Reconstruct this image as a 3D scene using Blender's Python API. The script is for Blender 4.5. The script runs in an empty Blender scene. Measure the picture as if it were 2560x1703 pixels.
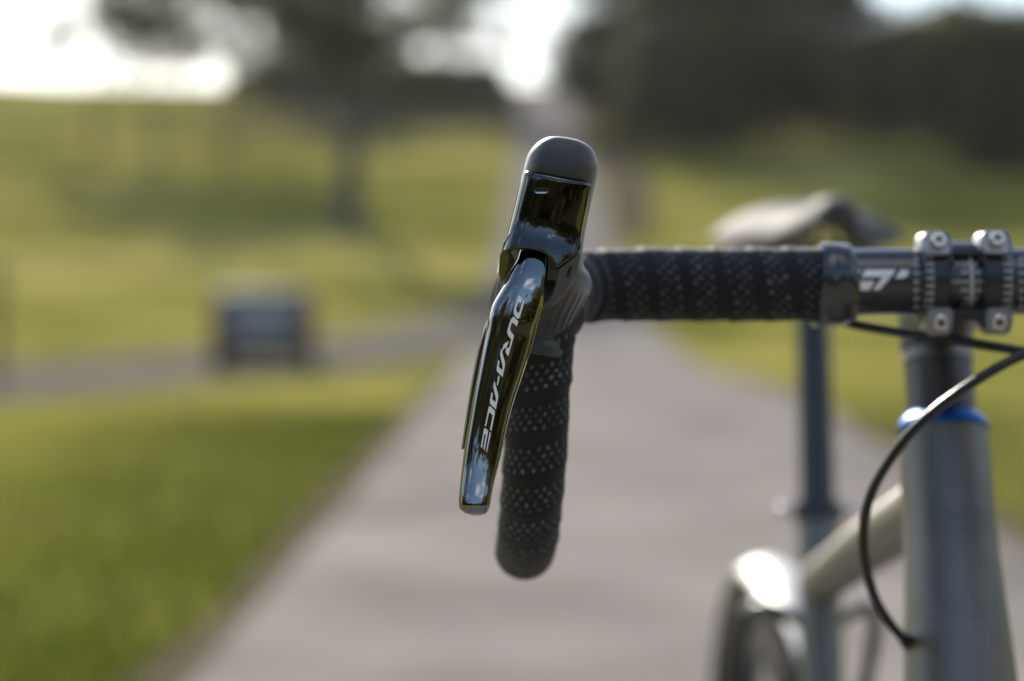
import bpy, math, random
from mathutils import Vector, Matrix, noise as mnoise

scene = bpy.context.scene
COL = scene.collection
R = math.radians
rnd = random.Random(7)

# ------------------------------------------------------------------ camera
F_PX, CX, HY, CAM_H = 4950.0, 1280.0, 790.0, 0.95      # focal length, axis and horizon in photograph pixels
DS = 2560.0 / 2357.0
cam_d = bpy.data.cameras.new('camera')
cam = bpy.data.objects.new('camera', cam_d)
COL.objects.link(cam)
cam.location = (0, 0, CAM_H)
cam.rotation_euler = (R(90), 0, 0)
cam_d.sensor_width = 36.0
cam_d.lens = F_PX / 2560.0 * 36.0
cam_d.shift_y = -(851.5 - HY) / 2560.0
cam_d.clip_start, cam_d.clip_end = 0.02, 3000.0
cam_d.dof.use_dof = True
cam_d.dof.focus_distance = 0.802
cam_d.dof.aperture_fstop = 3.8
cam_d.dof.aperture_blades = 0
scene.camera = cam

# ------------------------------------------------------------------ world, sun, exposure
SUN_DIR = Vector((-0.24, 0.88, 0.50)).normalized()       # towards the sun: behind the bicycle, from the left
sun_elev = math.asin(SUN_DIR.z)
sun_az = math.atan2(SUN_DIR.x, SUN_DIR.y)
world = bpy.data.worlds.new('World')
scene.world = world
world.use_nodes = True
wn = world.node_tree
wn.nodes.clear()
w_out = wn.nodes.new('ShaderNodeOutputWorld')
w_bg = wn.nodes.new('ShaderNodeBackground')
w_sky = wn.nodes.new('ShaderNodeTexSky')
w_sky.sky_type = 'NISHITA'
w_sky.sun_disc = False
w_sky.sun_elevation = sun_elev
w_sky.sun_rotation = sun_az
w_sky.dust_density = 0.7
w_sky.air_density = 1.0
w_bg.inputs['Strength'].default_value = 0.10
# broken cloud: a plane of noise high overhead
w_tc = wn.nodes.new('ShaderNodeTexCoord')
w_sep = wn.nodes.new('ShaderNodeSeparateXYZ')
wn.links.new(w_tc.outputs['Generated'], w_sep.inputs[0])
w_z = wn.nodes.new('ShaderNodeMath'); w_z.operation = 'MAXIMUM'; w_z.inputs[1].default_value = 0.0
wn.links.new(w_sep.outputs['Z'], w_z.inputs[0])
w_za = wn.nodes.new('ShaderNodeMath'); w_za.operation = 'ADD'; w_za.inputs[1].default_value = 0.16
wn.links.new(w_z.outputs[0], w_za.inputs[0])
w_dx = wn.nodes.new('ShaderNodeMath'); w_dx.operation = 'DIVIDE'
w_dy = wn.nodes.new('ShaderNodeMath'); w_dy.operation = 'DIVIDE'
wn.links.new(w_sep.outputs['X'], w_dx.inputs[0]); wn.links.new(w_za.outputs[0], w_dx.inputs[1])
wn.links.new(w_sep.outputs['Y'], w_dy.inputs[0]); wn.links.new(w_za.outputs[0], w_dy.inputs[1])
w_com = wn.nodes.new('ShaderNodeCombineXYZ')
wn.links.new(w_dx.outputs[0], w_com.inputs[0]); wn.links.new(w_dy.outputs[0], w_com.inputs[1])
w_noise = wn.nodes.new('ShaderNodeTexNoise')
w_noise.inputs['Scale'].default_value = 1.15
w_noise.inputs['Detail'].default_value = 7.0
w_noise.inputs['Roughness'].default_value = 0.58
wn.links.new(w_com.outputs[0], w_noise.inputs['Vector'])
w_ramp = wn.nodes.new('ShaderNodeValToRGB')
w_ramp.color_ramp.elements[0].position = 0.54
w_ramp.color_ramp.elements[1].position = 0.66
wn.links.new(w_noise.outputs['Fac'], w_ramp.inputs['Fac'])
w_mix = wn.nodes.new('ShaderNodeMix'); w_mix.data_type = 'RGBA'
w_mix.inputs['B'].default_value = (13.0, 12.6, 12.2, 1.0)
wn.links.new(w_ramp.outputs['Color'], w_mix.inputs['Factor'])
wn.links.new(w_sky.outputs['Color'], w_mix.inputs['A'])
wn.links.new(w_mix.outputs['Result'], w_bg.inputs['Color'])
wn.links.new(w_bg.outputs[0], w_out.inputs['Surface'])

sun_l = bpy.data.lights.new('sun', 'SUN')
sun_l.energy = 4.2
sun_l.angle = R(0.53)
sun_l.color = (1.0, 0.92, 0.80)
sun = bpy.data.objects.new('sun', sun_l)
COL.objects.link(sun)
sun.location = (-30, 40, 60)
sun.rotation_euler = SUN_DIR.to_track_quat('Z', 'Y').to_euler()

vs = scene.view_settings
scene.display_settings.display_device = 'sRGB'
vs.view_transform = 'Standard'
vs.look = 'None'
vs.exposure = 1.05
vs.gamma = 1.0
vs.use_curve_mapping = False
scene.cycles.use_denoising = True
scene.cycles.max_bounces = 8
scene.cycles.transparent_max_bounces = 6
scene.cycles.sample_clamp_indirect = 8.0

# ------------------------------------------------------------------ helpers
def W(x, y, d):
    """point at distance d seen at pixel (x, y) of the photograph shown 2357 wide"""
    return Vector(((x * DS - CX) / F_PX * d, d, CAM_H - (y * DS - HY) / F_PX * d))

def interp(tab, t):
    if t <= tab[0][0]: return tab[0][1]
    for (a, va), (b, vb) in zip(tab, tab[1:]):
        if t <= b:
            k = (t - a) / (b - a)
            return va + (vb - va) * k
    return tab[-1][1]

def smooth_interp(tab, t):
    """Catmull-Rom through a table"""
    if t <= tab[0][0]: return tab[0][1]
    if t >= tab[-1][0]: return tab[-1][1]
    n = len(tab)
    for i in range(n - 1):
        if t <= tab[i + 1][0]:
            x0, y0 = tab[i]; x1, y1 = tab[i + 1]
            def slope(j):
                a = tab[max(0, j - 1)]; b = tab[min(n - 1, j + 1)]
                return (b[1] - a[1]) / max(1e-9, b[0] - a[0])
            h = x1 - x0; k = (t - x0) / h
            m0, m1 = slope(i) * h, slope(i + 1) * h
            return (2*k**3 - 3*k**2 + 1)*y0 + (k**3 - 2*k**2 + k)*m0 + (-2*k**3 + 3*k**2)*y1 + (k**3 - k**2)*m1

def sstep(a, b, t):
    k = min(1, max(0, (t - a) / (b - a)))
    return k * k * (3 - 2 * k)

class MB:
    def __init__(s):
        s.v, s.f, s.uv = [], [], []
    def add(s, verts, faces):
        o = len(s.v)
        s.v += [tuple(v) for v in verts]
        s.f += [tuple(i + o for i in f) for f in faces]
        return s
    def box(s, c, size, rot=None):
        c = Vector(c); x, y, z = (k / 2 for k in size)
        vs_ = [Vector((sx * x, sy * y, sz * z)) for sx in (-1, 1) for sy in (-1, 1) for sz in (-1, 1)]
        if rot: vs_ = [rot @ v for v in vs_]
        return s.add([c + v for v in vs_], [(0,1,3,2),(4,6,7,5),(0,4,5,1),(2,3,7,6),(0,2,6,4),(1,5,7,3)])
    def rings(s, rings, close=True, cap0=True, cap1=True):
        n = len(rings[0]); fs = []
        for i in range(len(rings) - 1):
            for j in range(n if close else n - 1):
                k = (j + 1) % n
                fs.append((i*n + j, i*n + k, (i+1)*n + k, (i+1)*n + j))
        if cap0: fs.append(tuple(range(n))[::-1])
        if cap1: fs.append(tuple((len(rings)-1)*n + j for j in range(n)))
        return s.add([p for r in rings for p in r], fs)
    def tube(s, pts, rad, n=14, caps=True):
        pts = [Vector(p) for p in pts]
        rr = rad if callable(rad) else (lambda t: rad)
        frames = transport(pts); L = len(pts)
        rings = []
        for i, (p, (u, w)) in enumerate(zip(pts, frames)):
            r_ = rr(i / max(1, L - 1))
            rings.append([p + r_ * (math.cos(a) * u + math.sin(a) * w) for a in (2*math.pi*j/n for j in range(n))])
        return s.rings(rings, True, caps, caps)
    def lathe(s, base, axis, prof, n=32):
        """prof: (distance along axis, radius)"""
        axis = Vector(axis).normalized(); base = Vector(base)
        u = axis.orthogonal().normalized(); w = axis.cross(u)
        rings = [[base + axis * h + r_ * (math.cos(2*math.pi*j/n) * u + math.sin(2*math.pi*j/n) * w) for j in range(n)] for h, r_ in prof]
        return s.rings(rings, True, True, True)
    def prism(s, outline, thick, to):
        """outline in 2-D, to(a, b, c) -> point; c from 0 to thick"""
        n = len(outline)
        vs_ = [to(a, b, 0) for a, b in outline] + [to(a, b, thick) for a, b in outline]
        fs = [tuple(range(n)), tuple(range(n, 2*n))[::-1]] + [(i, i + n, (i+1) % n + n, (i+1) % n) for i in range(n)]
        return s.add(vs_, fs)
    def build(s, name, m, parent=None, origin=(0, 0, 0), smooth=True, angle=40, mods=()):
        me = bpy.data.meshes.new(name)
        o_ = Vector(origin)
        me.from_pydata([tuple(Vector(v) - o_) for v in s.v], [], s.f)
        me.validate()
        if m: me.materials.append(m)
        import bmesh
        bm = bmesh.new(); bm.from_mesh(me)
        if len(bm.faces) < 60000:
            bmesh.ops.recalc_face_normals(bm, faces=bm.faces)
        bm.to_mesh(me); bm.free()
        ob = bpy.data.objects.new(name, me)
        COL.objects.link(ob)
        if parent: ob.parent = parent
        else: ob.location = o_
        if smooth:
            for p in me.polygons: p.use_smooth = True
            if angle < 179:
                me.set_sharp_from_angle(angle=R(angle))
        for kind, kw in mods:
            md = ob.modifiers.new(kind.lower(), kind)
            for k, v in kw.items(): setattr(md, k, v)
        return ob

def transport(pts):
    L = len(pts); tang = []
    for i in range(L):
        tang.append((pts[min(L-1, i+1)] - pts[max(0, i-1)]).normalized())
    u = tang[0].cross(Vector((0, 0, 1)))
    if u.length < 1e-4: u = tang[0].cross(Vector((1, 0, 0)))
    u.normalize(); out = []
    for t in tang:
        u = (u - t * u.dot(t)).normalized()
        out.append((u.copy(), t.cross(u)))
    return out

def spline(ctrl, step=None, per=10):
    """Catmull-Rom through control points; resampled evenly if step is given"""
    P = [Vector(p) for p in ctrl]; out = []
    for i in range(len(P) - 1):
        p0, p1, p2, p3 = P[max(0, i-1)], P[i], P[i+1], P[min(len(P)-1, i+2)]
        for k in range(per):
            t = k / per
            out.append(0.5 * ((2*p1) + (p2-p0)*t + (2*p0-5*p1+4*p2-p3)*t*t + (3*p1-p0-3*p2+p3)*t**3))
    out.append(P[-1])
    if step:
        L = [0]
        for a, b in zip(out, out[1:]): L.append(L[-1] + (b-a).length)
        n = max(2, int(L[-1] / step)); res = []; j = 0
        for i in range(n + 1):
            t = L[-1] * i / n
            while j < len(L) - 2 and L[j+1] < t: j += 1
            k = (t - L[j]) / max(1e-9, L[j+1] - L[j])
            res.append(out[j].lerp(out[j+1], k))
        out = res
    return out

def tag(o, label=None, cat=None, group=None, kind=None):
    if label: o['label'] = label
    if cat: o['category'] = cat
    if group: o['group'] = group
    if kind: o['kind'] = kind
    return o

def empty(name, loc):
    o = bpy.data.objects.new(name, None)
    COL.objects.link(o); o.location = loc; o.empty_display_size = 0.1
    return o

# ------------------------------------------------------------------ materials
def mat(name, col, rough=0.5, metal=0.0, spec=0.5, coat=0.0, sheen=0.0, bump=None, var=None):
    m = bpy.data.materials.new(name); m.use_nodes = True
    nt = m.node_tree; b = nt.nodes['Principled BSDF']
    b.inputs['Base Color'].default_value = (*col, 1)
    b.inputs['Roughness'].default_value = rough
    b.inputs['Metallic'].default_value = metal
    b.inputs['Specular IOR Level'].default_value = spec
    b.inputs['Coat Weight'].default_value = coat
    b.inputs['Coat Roughness'].default_value = 0.04
    if sheen:
        b.inputs['Sheen Weight'].default_value = sheen
        b.inputs['Sheen Roughness'].default_value = 0.5
    tc = nt.nodes.new('ShaderNodeTexCoord')
    if var:        # (scale, amount): mottled colour and gloss
        n = nt.nodes.new('ShaderNodeTexNoise'); n.inputs['Scale'].default_value = var[0]; n.inputs['Detail'].default_value = 5
        nt.links.new(tc.outputs['Object'], n.inputs['Vector'])
        mx = nt.nodes.new('ShaderNodeMix'); mx.data_type = 'RGBA'
        a = var[1]
        mx.inputs['A'].default_value = tuple(c * (1 - a) for c in col) + (1,)
        mx.inputs['B'].default_value = tuple(min(1, c * (1 + a)) for c in col) + (1,)
        nt.links.new(n.outputs['Fac'], mx.inputs['Factor']); nt.links.new(mx.outputs['Result'], b.inputs['Base Color'])
        mr = nt.nodes.new('ShaderNodeMapRange')
        mr.inputs['To Min'].default_value = max(0.01, rough * 0.75); mr.inputs['To Max'].default_value = min(1, rough * 1.3)
        nt.links.new(n.outputs['Fac'], mr.inputs['Value']); nt.links.new(mr.outputs[0], b.inputs['Roughness'])
    if bump:       # (scale, strength, distance)
        n2 = nt.nodes.new('ShaderNodeTexNoise'); n2.inputs['Scale'].default_value = bump[0]; n2.inputs['Detail'].default_value = 3
        nt.links.new(tc.outputs['Object'], n2.inputs['Vector'])
        bp = nt.nodes.new('ShaderNodeBump'); bp.inputs['Strength'].default_value = bump[1]; bp.inputs['Distance'].default_value = bump[2]
        nt.links.new(n2.outputs['Fac'], bp.inputs['Height']); nt.links.new(bp.outputs[0], b.inputs['Normal'])
    return m

M = {}
M['lever'] = mat('black_chrome', (0.215, 0.215, 0.225), 0.03, 1.0, var=(900, 0.05))
M['cover'] = mat('gloss_black_cover', (0.085, 0.085, 0.085), 0.035, 1.0, var=(700, 0.10))
M['bracket'] = mat('black_bracket', (0.05, 0.05, 0.05), 0.22, 0.0, 0.6, coat=0.3)
M['rubber'] = mat('hood_rubber', (0.027, 0.0265, 0.027), 0.47, 0.0, 0.6, sheen=0.32, bump=(2600, 0.12, 0.0003), var=(160, 0.15))
M['cavity'] = mat('dark_cavity', (0.006, 0.006, 0.006), 0.6)
M['paddle'] = mat('paddle_plastic', (0.015, 0.015, 0.016), 0.35, bump=(1500, 0.2, 0.0003))
M['print'] = mat('silver_print', (0.90, 0.92, 0.95), 0.4, 0.0, 0.5)
M['white'] = mat('white_print', (0.8, 0.8, 0.82), 0.4)
M['scale'] = mat('grey_print', (0.42, 0.44, 0.48), 0.45, 0.0, 0.5)
M['bar'] = mat('black_satin_bar', (0.014, 0.015, 0.018), 0.27, 0.0, 0.9, var=(220, 0.2))
M['stem'] = mat('black_satin_stem', (0.016, 0.017, 0.020), 0.33, 0.0, 0.6, bump=(3000, 0.05, 0.0002))
M['lug'] = mat('silver_lug', (0.36, 0.37, 0.39), 0.55, 0.85, bump=(2500, 0.06, 0.0002))
M['bolt'] = mat('steel_bolt', (0.62, 0.61, 0.60), 0.2, 1.0)
M['finish'] = mat('finishing_tape', (0.020, 0.021, 0.024), 0.20, 0.0, 0.9, var=(120, 0.2))
M['socket'] = mat('socket_steel', (0.13, 0.13, 0.13), 0.35, 1.0)
M['hose'] = mat('hose_black', (0.012, 0.012, 0.013), 0.30, 0.0, 0.5)
M['blue'] = mat('blue_anodised', (0.02, 0.095, 0.32), 0.36, 0.9)
M['ti'] = mat('brushed_titanium', (0.208, 0.198, 0.188), 0.46, 1.0, var=(60, 0.08))
M['spacer'] = mat('spacer_carbon', (0.05, 0.05, 0.052), 0.32, 0.0, 0.6)
M['post'] = mat('seatpost_black', (0.022, 0.026, 0.034), 0.38, 0.0, 0.6)
M['saddle'] = mat('saddle_grey', (0.072, 0.069, 0.071), 0.7, 0.0, 0.15, bump=(900, 0.1, 0.0005))
M['saddle_under'] = mat('saddle_shell', (0.02, 0.022, 0.03), 0.4)
M['fender'] = mat('silver_mudguard', (0.58, 0.57, 0.555), 0.5, 0.2)
M['tyre'] = mat('tyre_rubber', (0.016, 0.016, 0.016), 0.85, 0.0, 0.15, bump=(300, 0.4, 0.002))
M['rim'] = mat('rim_black', (0.02, 0.02, 0.022), 0.35)
M['steel'] = mat('spoke_steel', (0.5, 0.5, 0.5), 0.3, 1.0)
M['badge'] = mat('etched_badge', (0.155, 0.15, 0.15), 0.5, 1.0)

def tape_material():
    m = bpy.data.materials.new('perforated_bar_tape'); m.use_nodes = True
    nt = m.node_tree; N = nt.nodes; L = nt.links; b = N['Principled BSDF']
    uv = N.new('ShaderNodeUVMap'); uv.uv_map = 'tape'
    sp = N.new('ShaderNodeSeparateXYZ'); L.new(uv.outputs[0], sp.inputs[0])
    def ma(op, a, c=None):
        n = N.new('ShaderNodeMath'); n.operation = op
        for i, x in enumerate((a, c)):
            if x is None: continue
            if isinstance(x, (int, float)): n.inputs[i].default_value = x
            else: L.new(x, n.inputs[i])
        return n.outputs[0]
    fr = ma('FRACT', sp.outputs['X'])                       # 0 at the edge of a turn
    rows = ma('MULTIPLY', fr, 6.0)
    ri = ma('FLOOR', rows)
    tcj = N.new('ShaderNodeTexCoord'); nj = N.new('ShaderNodeTexNoise'); nj.inputs['Scale'].default_value = 230; nj.inputs['Detail'].default_value = 1
    L.new(tcj.outputs['Object'], nj.inputs['Vector'])
    sj = N.new('ShaderNodeSeparateColor'); L.new(nj.outputs['Color'], sj.inputs[0])
    jx = ma('MULTIPLY', ma('SUBTRACT', sj.outputs[0], 0.5), 0.55); jy = ma('MULTIPLY', ma('SUBTRACT', sj.outputs[1], 0.5), 0.55)
    rf = ma('ADD', ma('SUBTRACT', ma('FRACT', rows), 0.5), jx)
    odd = ma('MULTIPLY', ma('MODULO', ri, 2.0), 0.5)
    c0 = ma('ADD', ma('MULTIPLY', sp.outputs['Y'], 1.0), odd)
    cf = ma('ADD', ma('SUBTRACT', ma('FRACT', c0), 0.5), jy)
    d = ma('SQRT', ma('ADD', ma('POWER', ma('ABSOLUTE', ma('MULTIPLY', rf, 2.4)), 2.0), ma('POWER', ma('ABSOLUTE', ma('MULTIPLY', cf, 4.2)), 2.0)))
    hole = N.new('ShaderNodeMapRange'); hole.interpolation_type = 'SMOOTHSTEP'
    hole.inputs['From Min'].default_value = 0.55; hole.inputs['From Max'].default_value = 0.95
    hole.inputs['To Min'].default_value = 1.0; hole.inputs['To Max'].default_value = 0.0
    L.new(d, hole.inputs['Value'])
    band = ma('MULTIPLY', ma('GREATER_THAN', ri, 0.5), ma('LESS_THAN', ri, 4.5))
    hm = ma('MULTIPLY', hole.outputs[0], band)
    tc = N.new('ShaderNodeTexCoord')
    nz = N.new('ShaderNodeTexNoise'); nz.inputs['Scale'].default_value = 190; nz.inputs['Detail'].default_value = 4
    L.new(tc.outputs['Object'], nz.inputs['Vector'])
    vary = N.new('ShaderNodeMapRange'); vary.inputs['From Min'].default_value = 0.38; vary.inputs['From Max'].default_value = 0.66
    L.new(nz.outputs['Fac'], vary.inputs['Value'])
    hc = ma('MULTIPLY', hm, ma('ADD', ma('MULTIPLY', vary.outputs[0], 0.85), 0.15))
    mx = N.new('ShaderNodeMix'); mx.data_type = 'RGBA'
    mx.inputs['A'].default_value = (0.0085, 0.0095, 0.013, 1); mx.inputs['B'].default_value = (0.165, 0.18, 0.205, 1)  # glint of the perforations put into their lighter colour
    L.new(hc, mx.inputs['Factor']); L.new(mx.outputs['Result'], b.inputs['Base Color'])
    b.inputs['Roughness'].default_value = 0.72
    b.inputs['Specular IOR Level'].default_value = 0.35
    b.inputs['Sheen Weight'].default_value = 0.12
    b.inputs['Sheen Roughness'].default_value = 0.4
    fine = N.new('ShaderNodeTexNoise'); fine.inputs['Scale'].default_value = 1700; fine.inputs['Detail'].default_value = 2
    L.new(tc.outputs['Object'], fine.inputs['Vector'])
    hgt = ma('SUBTRACT', ma('MULTIPLY', fine.outputs['Fac'], 0.35), hm)
    bp = N.new('ShaderNodeBump'); bp.inputs['Strength'].default_value = 0.8; bp.inputs['Distance'].default_value = 0.0008
    L.new(hgt, bp.inputs['Height']); L.new(bp.outputs[0], b.inputs['Normal'])
    return m
M['tape'] = tape_material()

def ribbed_rubber():
    m = mat('ribbed_hood_rubber', (0.035, 0.034, 0.034), 0.5, 0.0, 0.5, sheen=0.2)
    nt = m.node_tree; N = nt.nodes; L = nt.links
    tc = N.new('ShaderNodeTexCoord')
    wv = N.new('ShaderNodeTexWave'); wv.bands_direction = 'X'; wv.inputs['Scale'].default_value = 165
    wv.inputs['Distortion'].default_value = 0.0
    L.new(tc.outputs['Object'], wv.inputs['Vector'])
    bp = N.new('ShaderNodeBump'); bp.inputs['Strength'].default_value = 0.9; bp.inputs['Distance'].default_value = 0.0009
    L.new(wv.outputs['Fac'], bp.inputs['Height']); L.new(bp.outputs[0], N['Principled BSDF'].inputs['Normal'])
    return m
M['ribbed'] = ribbed_rubber()

def grass_material():
    m = bpy.data.materials.new('meadow_grass'); m.use_nodes = True
    nt = m.node_tree; N = nt.nodes; L = nt.links; b = N['Principled BSDF']
    tc = N.new('ShaderNodeTexCoord')
    def nz(sc, det, rough=0.55):
        n = N.new('ShaderNodeTexNoise'); n.inputs['Scale'].default_value = sc; n.inputs['Detail'].default_value = det
        n.inputs['Roughness'].default_value = rough
        L.new(tc.outputs['Object'], n.inputs['Vector']); return n.outputs['Fac']
    def ramp(fac, stops):
        r_ = N.new('ShaderNodeValToRGB'); e = r_.color_ramp.elements
        e[0].position, e[0].color = stops[0][0], (*stops[0][1], 1)
        e[1].position, e[1].color = stops[-1][0], (*stops[-1][1], 1)
        for p, c in stops[1:-1]:
            k = e.new(p); k.color = (*c, 1)
        L.new(fac, r_.inputs['Fac']); return r_.outputs['Color']
    sep = N.new('ShaderNodeSeparateXYZ'); L.new(tc.outputs['Object'], sep.inputs[0])
    def mapr(src, a0, a1):
        n = N.new('ShaderNodeMapRange'); n.interpolation_type = 'SMOOTHSTEP'
        n.inputs['From Min'].default_value = a0; n.inputs['From Max'].default_value = a1
        L.new(src, n.inputs['Value']); return n.outputs[0]
    def mul(x, y):
        n = N.new('ShaderNodeMath'); n.operation = 'MULTIPLY'; L.new(x, n.inputs[0]); L.new(y, n.inputs[1]); return n.outputs[0]
    def mixc(fac, x, y, mode='MIX'):
        n = N.new('ShaderNodeMix'); n.data_type = 'RGBA'; n.blend_type = mode
        if isinstance(fac, float): n.inputs['Factor'].default_value = fac
        else: L.new(fac, n.inputs['Factor'])
        for sock, v in (('A', x), ('B', y)):
            if isinstance(v, tuple): n.inputs[sock].default_value = v
            else: L.new(v, n.inputs[sock])
        return n.outputs['Result']
    n_big, n_mid = nz(0.075, 4), nz(0.40, 5, 0.65)
    lush = mixc(0.5, ramp(n_big, [(0.34, (0.150, 0.168, 0.016)), (0.62, (0.320, 0.292, 0.090))]),
                     ramp(n_mid, [(0.34, (0.120, 0.150, 0.008)), (0.62, (0.330, 0.300, 0.095))]))
    dry = mixc(0.4, ramp(n_big, [(0.37, (0.085, 0.095, 0.014)), (0.50, (0.170, 0.160, 0.036)), (0.60, (0.330, 0.292, 0.092))]),
                    ramp(n_mid, [(0.34, (0.085, 0.095, 0.014)), (0.66, (0.310, 0.275, 0.088))]))
    col = mixc(mapr(sep.outputs['Y'], 4, 24), lush, dry)
    # tree shade put into the ground colour, dark brown below the hilltop trees
    floor_shade_m = mul(mul(mapr(sep.outputs['Y'], 128, 172), mapr(sep.outputs['X'], -34, -14)), mapr(n_big, 0.30, 0.46))
    col = mixc(floor_shade_m, col, (0.075, 0.066, 0.044, 1))
    col = mixc(mapr(sep.outputs['Y'], -4, -11), col, (0.075, 0.066, 0.044, 1))  # ground behind the camera darkened so the lever mirrors it dark
    fine = ramp(nz(14.0, 6, 0.7), [(0.30, (0.62, 0.62, 0.60)), (0.72, (1.35, 1.35, 1.32))])
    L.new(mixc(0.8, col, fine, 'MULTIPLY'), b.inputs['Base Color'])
    b.inputs['Roughness'].default_value = 0.9
    b.inputs['Specular IOR Level'].default_value = 0.0
    bp = N.new('ShaderNodeBump'); bp.inputs['Strength'].default_value = 0.5; bp.inputs['Distance'].default_value = 0.02
    n3 = nz(22.0, 5, 0.7); L.new(n3, bp.inputs['Height']); L.new(bp.outputs[0], b.inputs['Normal'])
    return m
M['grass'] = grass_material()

def road_material():
    m = bpy.data.materials.new('worn_asphalt'); m.use_nodes = True
    nt = m.node_tree; N = nt.nodes; L = nt.links; b = N['Principled BSDF']
    tc = N.new('ShaderNodeTexCoord')
    def nz(sc, det):
        n = N.new('ShaderNodeTexNoise'); n.inputs['Scale'].default_value = sc; n.inputs['Detail'].default_value = det
        L.new(tc.outputs['Object'], n.inputs['Vector']); return n.outputs['Fac']
    r_ = N.new('ShaderNodeValToRGB'); e = r_.color_ramp.elements
    e[0].position, e[0].color = 0.30, (0.160, 0.145, 0.133, 1)
    e[1].position, e[1].color = 0.72, (0.282, 0.259, 0.241, 1)
    L.new(nz(0.85, 7), r_.inputs['Fac'])
    g = N.new('ShaderNodeValToRGB'); e = g.color_ramp.elements
    e[0].position, e[0].color = 0.3, (0.7, 0.7, 0.7, 1); e[1].position, e[1].color = 0.7, (1.2, 1.2, 1.2, 1)
    L.new(nz(120, 3), g.inputs['Fac'])
    mx = N.new('ShaderNodeMix'); mx.data_type = 'RGBA'; mx.blend_type = 'MULTIPLY'; mx.inputs['Factor'].default_value = 0.7
    L.new(r_.outputs['Color'], mx.inputs['A']); L.new(g.outputs['Color'], mx.inputs['B'])
    L.new(mx.outputs['Result'], b.inputs['Base Color'])
    b.inputs['Roughness'].default_value = 0.9; b.inputs['Specular IOR Level'].default_value = 0.0
    bp = N.new('ShaderNodeBump'); bp.inputs['Strength'].default_value = 0.4; bp.inputs['Distance'].default_value = 0.006
    L.new(nz(160, 3), bp.inputs['Height']); L.new(bp.outputs[0], b.inputs['Normal'])
    return m
M['road'] = road_material()

def leaf_material(name, c1, c2):
    m = bpy.data.materials.new(name); m.use_nodes = True
    nt = m.node_tree; N = nt.nodes; L = nt.links; b = N['Principled BSDF']
    tc = N.new('ShaderNodeTexCoord')
    n = N.new('ShaderNodeTexNoise'); n.inputs['Scale'].default_value = 0.32; n.inputs['Detail'].default_value = 6
    L.new(tc.outputs['Object'], n.inputs['Vector'])
    mx = N.new('ShaderNodeMix'); mx.data_type = 'RGBA'
    mx.inputs['A'].default_value = (*c1, 1); mx.inputs['B'].default_value = (*c2, 1)
    mr = N.new('ShaderNodeMapRange'); mr.inputs['From Min'].default_value = 0.35; mr.inputs['From Max'].default_value = 0.65
    L.new(n.outputs['Fac'], mr.inputs['Value']); L.new(mr.outputs[0], mx.inputs['Factor'])
    L.new(mx.outputs['Result'], b.inputs['Base Color'])
    b.inputs['Roughness'].default_value = 0.6; b.inputs['Specular IOR Level'].default_value = 0.3
    tr = N.new('ShaderNodeBsdfTranslucent'); L.new(mx.outputs['Result'], tr.inputs['Color'])
    ms = N.new('ShaderNodeMixShader'); ms.inputs[0].default_value = 0.35
    L.new(b.outputs[0], ms.inputs[1]); L.new(tr.outputs[0], ms.inputs[2])
    L.new(ms.outputs[0], N['Material Output'].inputs['Surface'])
    return m
M['leaf'] = leaf_material('oak_leaf', (0.046, 0.048, 0.016), (0.118, 0.112, 0.036))
M['leaf_dark'] = leaf_material('dark_leaf', (0.046, 0.048, 0.016), (0.118, 0.112, 0.036))
M['leaf_pale'] = leaf_material('pale_leaf', (0.085, 0.085, 0.060), (0.13, 0.13, 0.09))
M['leaf_gold'] = leaf_material('sunlit_leaf', (0.060, 0.075, 0.022), (0.115, 0.105, 0.035))
M['bark'] = mat('bark', (0.072, 0.062, 0.050), 0.85, bump=(14, 0.7, 0.05), var=(6, 0.35))
M['wood'] = mat('weathered_post', (0.075, 0.068, 0.056), 0.8, bump=(40, 0.5, 0.01), var=(12, 0.3))
M['car'] = mat('grey_car_paint', (0.065, 0.068, 0.078), 0.65, 0.0, 0.12)
M['car_pale'] = mat('pale_tailgate', (0.33, 0.33, 0.35), 0.5, 0.0, 0.3)
M['car_dark'] = mat('car_dark_trim', (0.022, 0.023, 0.026), 0.45)
M['car_glass'] = mat('car_glass', (0.17, 0.20, 0.24), 0.25, 0.0, 0.5, coat=0.3)
M['tail'] = mat('tail_lamp_red', (0.34, 0.045, 0.04), 0.35)
M['plate'] = mat('number_plate', (0.6, 0.6, 0.58), 0.4)
M['lane'] = None
M['dirt'] = mat('bare_earth', (0.098, 0.082, 0.056), 0.9, 0.0, 0.0, bump=(9, 0.6, 0.05), var=(0.6, 0.3))

# ------------------------------------------------------------------ ground and roads
def terrain(x, y):
    # flat by the camera, easing up to a long slope with a crest about 215 m away; low rise behind the camera
    z = 0.0
    if y > 34:
        n = 24
        for i in range(n):
            t = 34 + (y - 34) * (i + 0.5) / n
            s = 0.045 * sstep(34, 42, t) + 0.133 * sstep(62, 92, t) - 0.28 * sstep(202, 245, t)
            z += s * (y - 34) / n
        z = max(z, -6)
    if y < -25:
        z += 0.05 * (-y - 25) * sstep(25, 60, -y)
    # gentle swells in the meadow, fading out towards the roads
    if y > 2:
        side_w = sstep(5, 16, abs(x - 1.5 - 0.01 * y))
        if x < 0 and y < 75: side_w *= sstep(58, 80, y) + sstep(-14, -24, x) * sstep(20, 8, y)
        z += side_w * (0.9 * sstep(60, 120, y) + .15) * mnoise.noise(Vector((x / 21.0, y / 13.0, 4.2)))
        z += side_w * 0.25 * sstep(40, 90, y) * mnoise.noise(Vector((x / 7.0, y / 5.0, 8.2)))
    ax = abs(x)
    if ax > 45:
        z += 5.0 * sstep(45, 160, ax)
    return z

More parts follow.
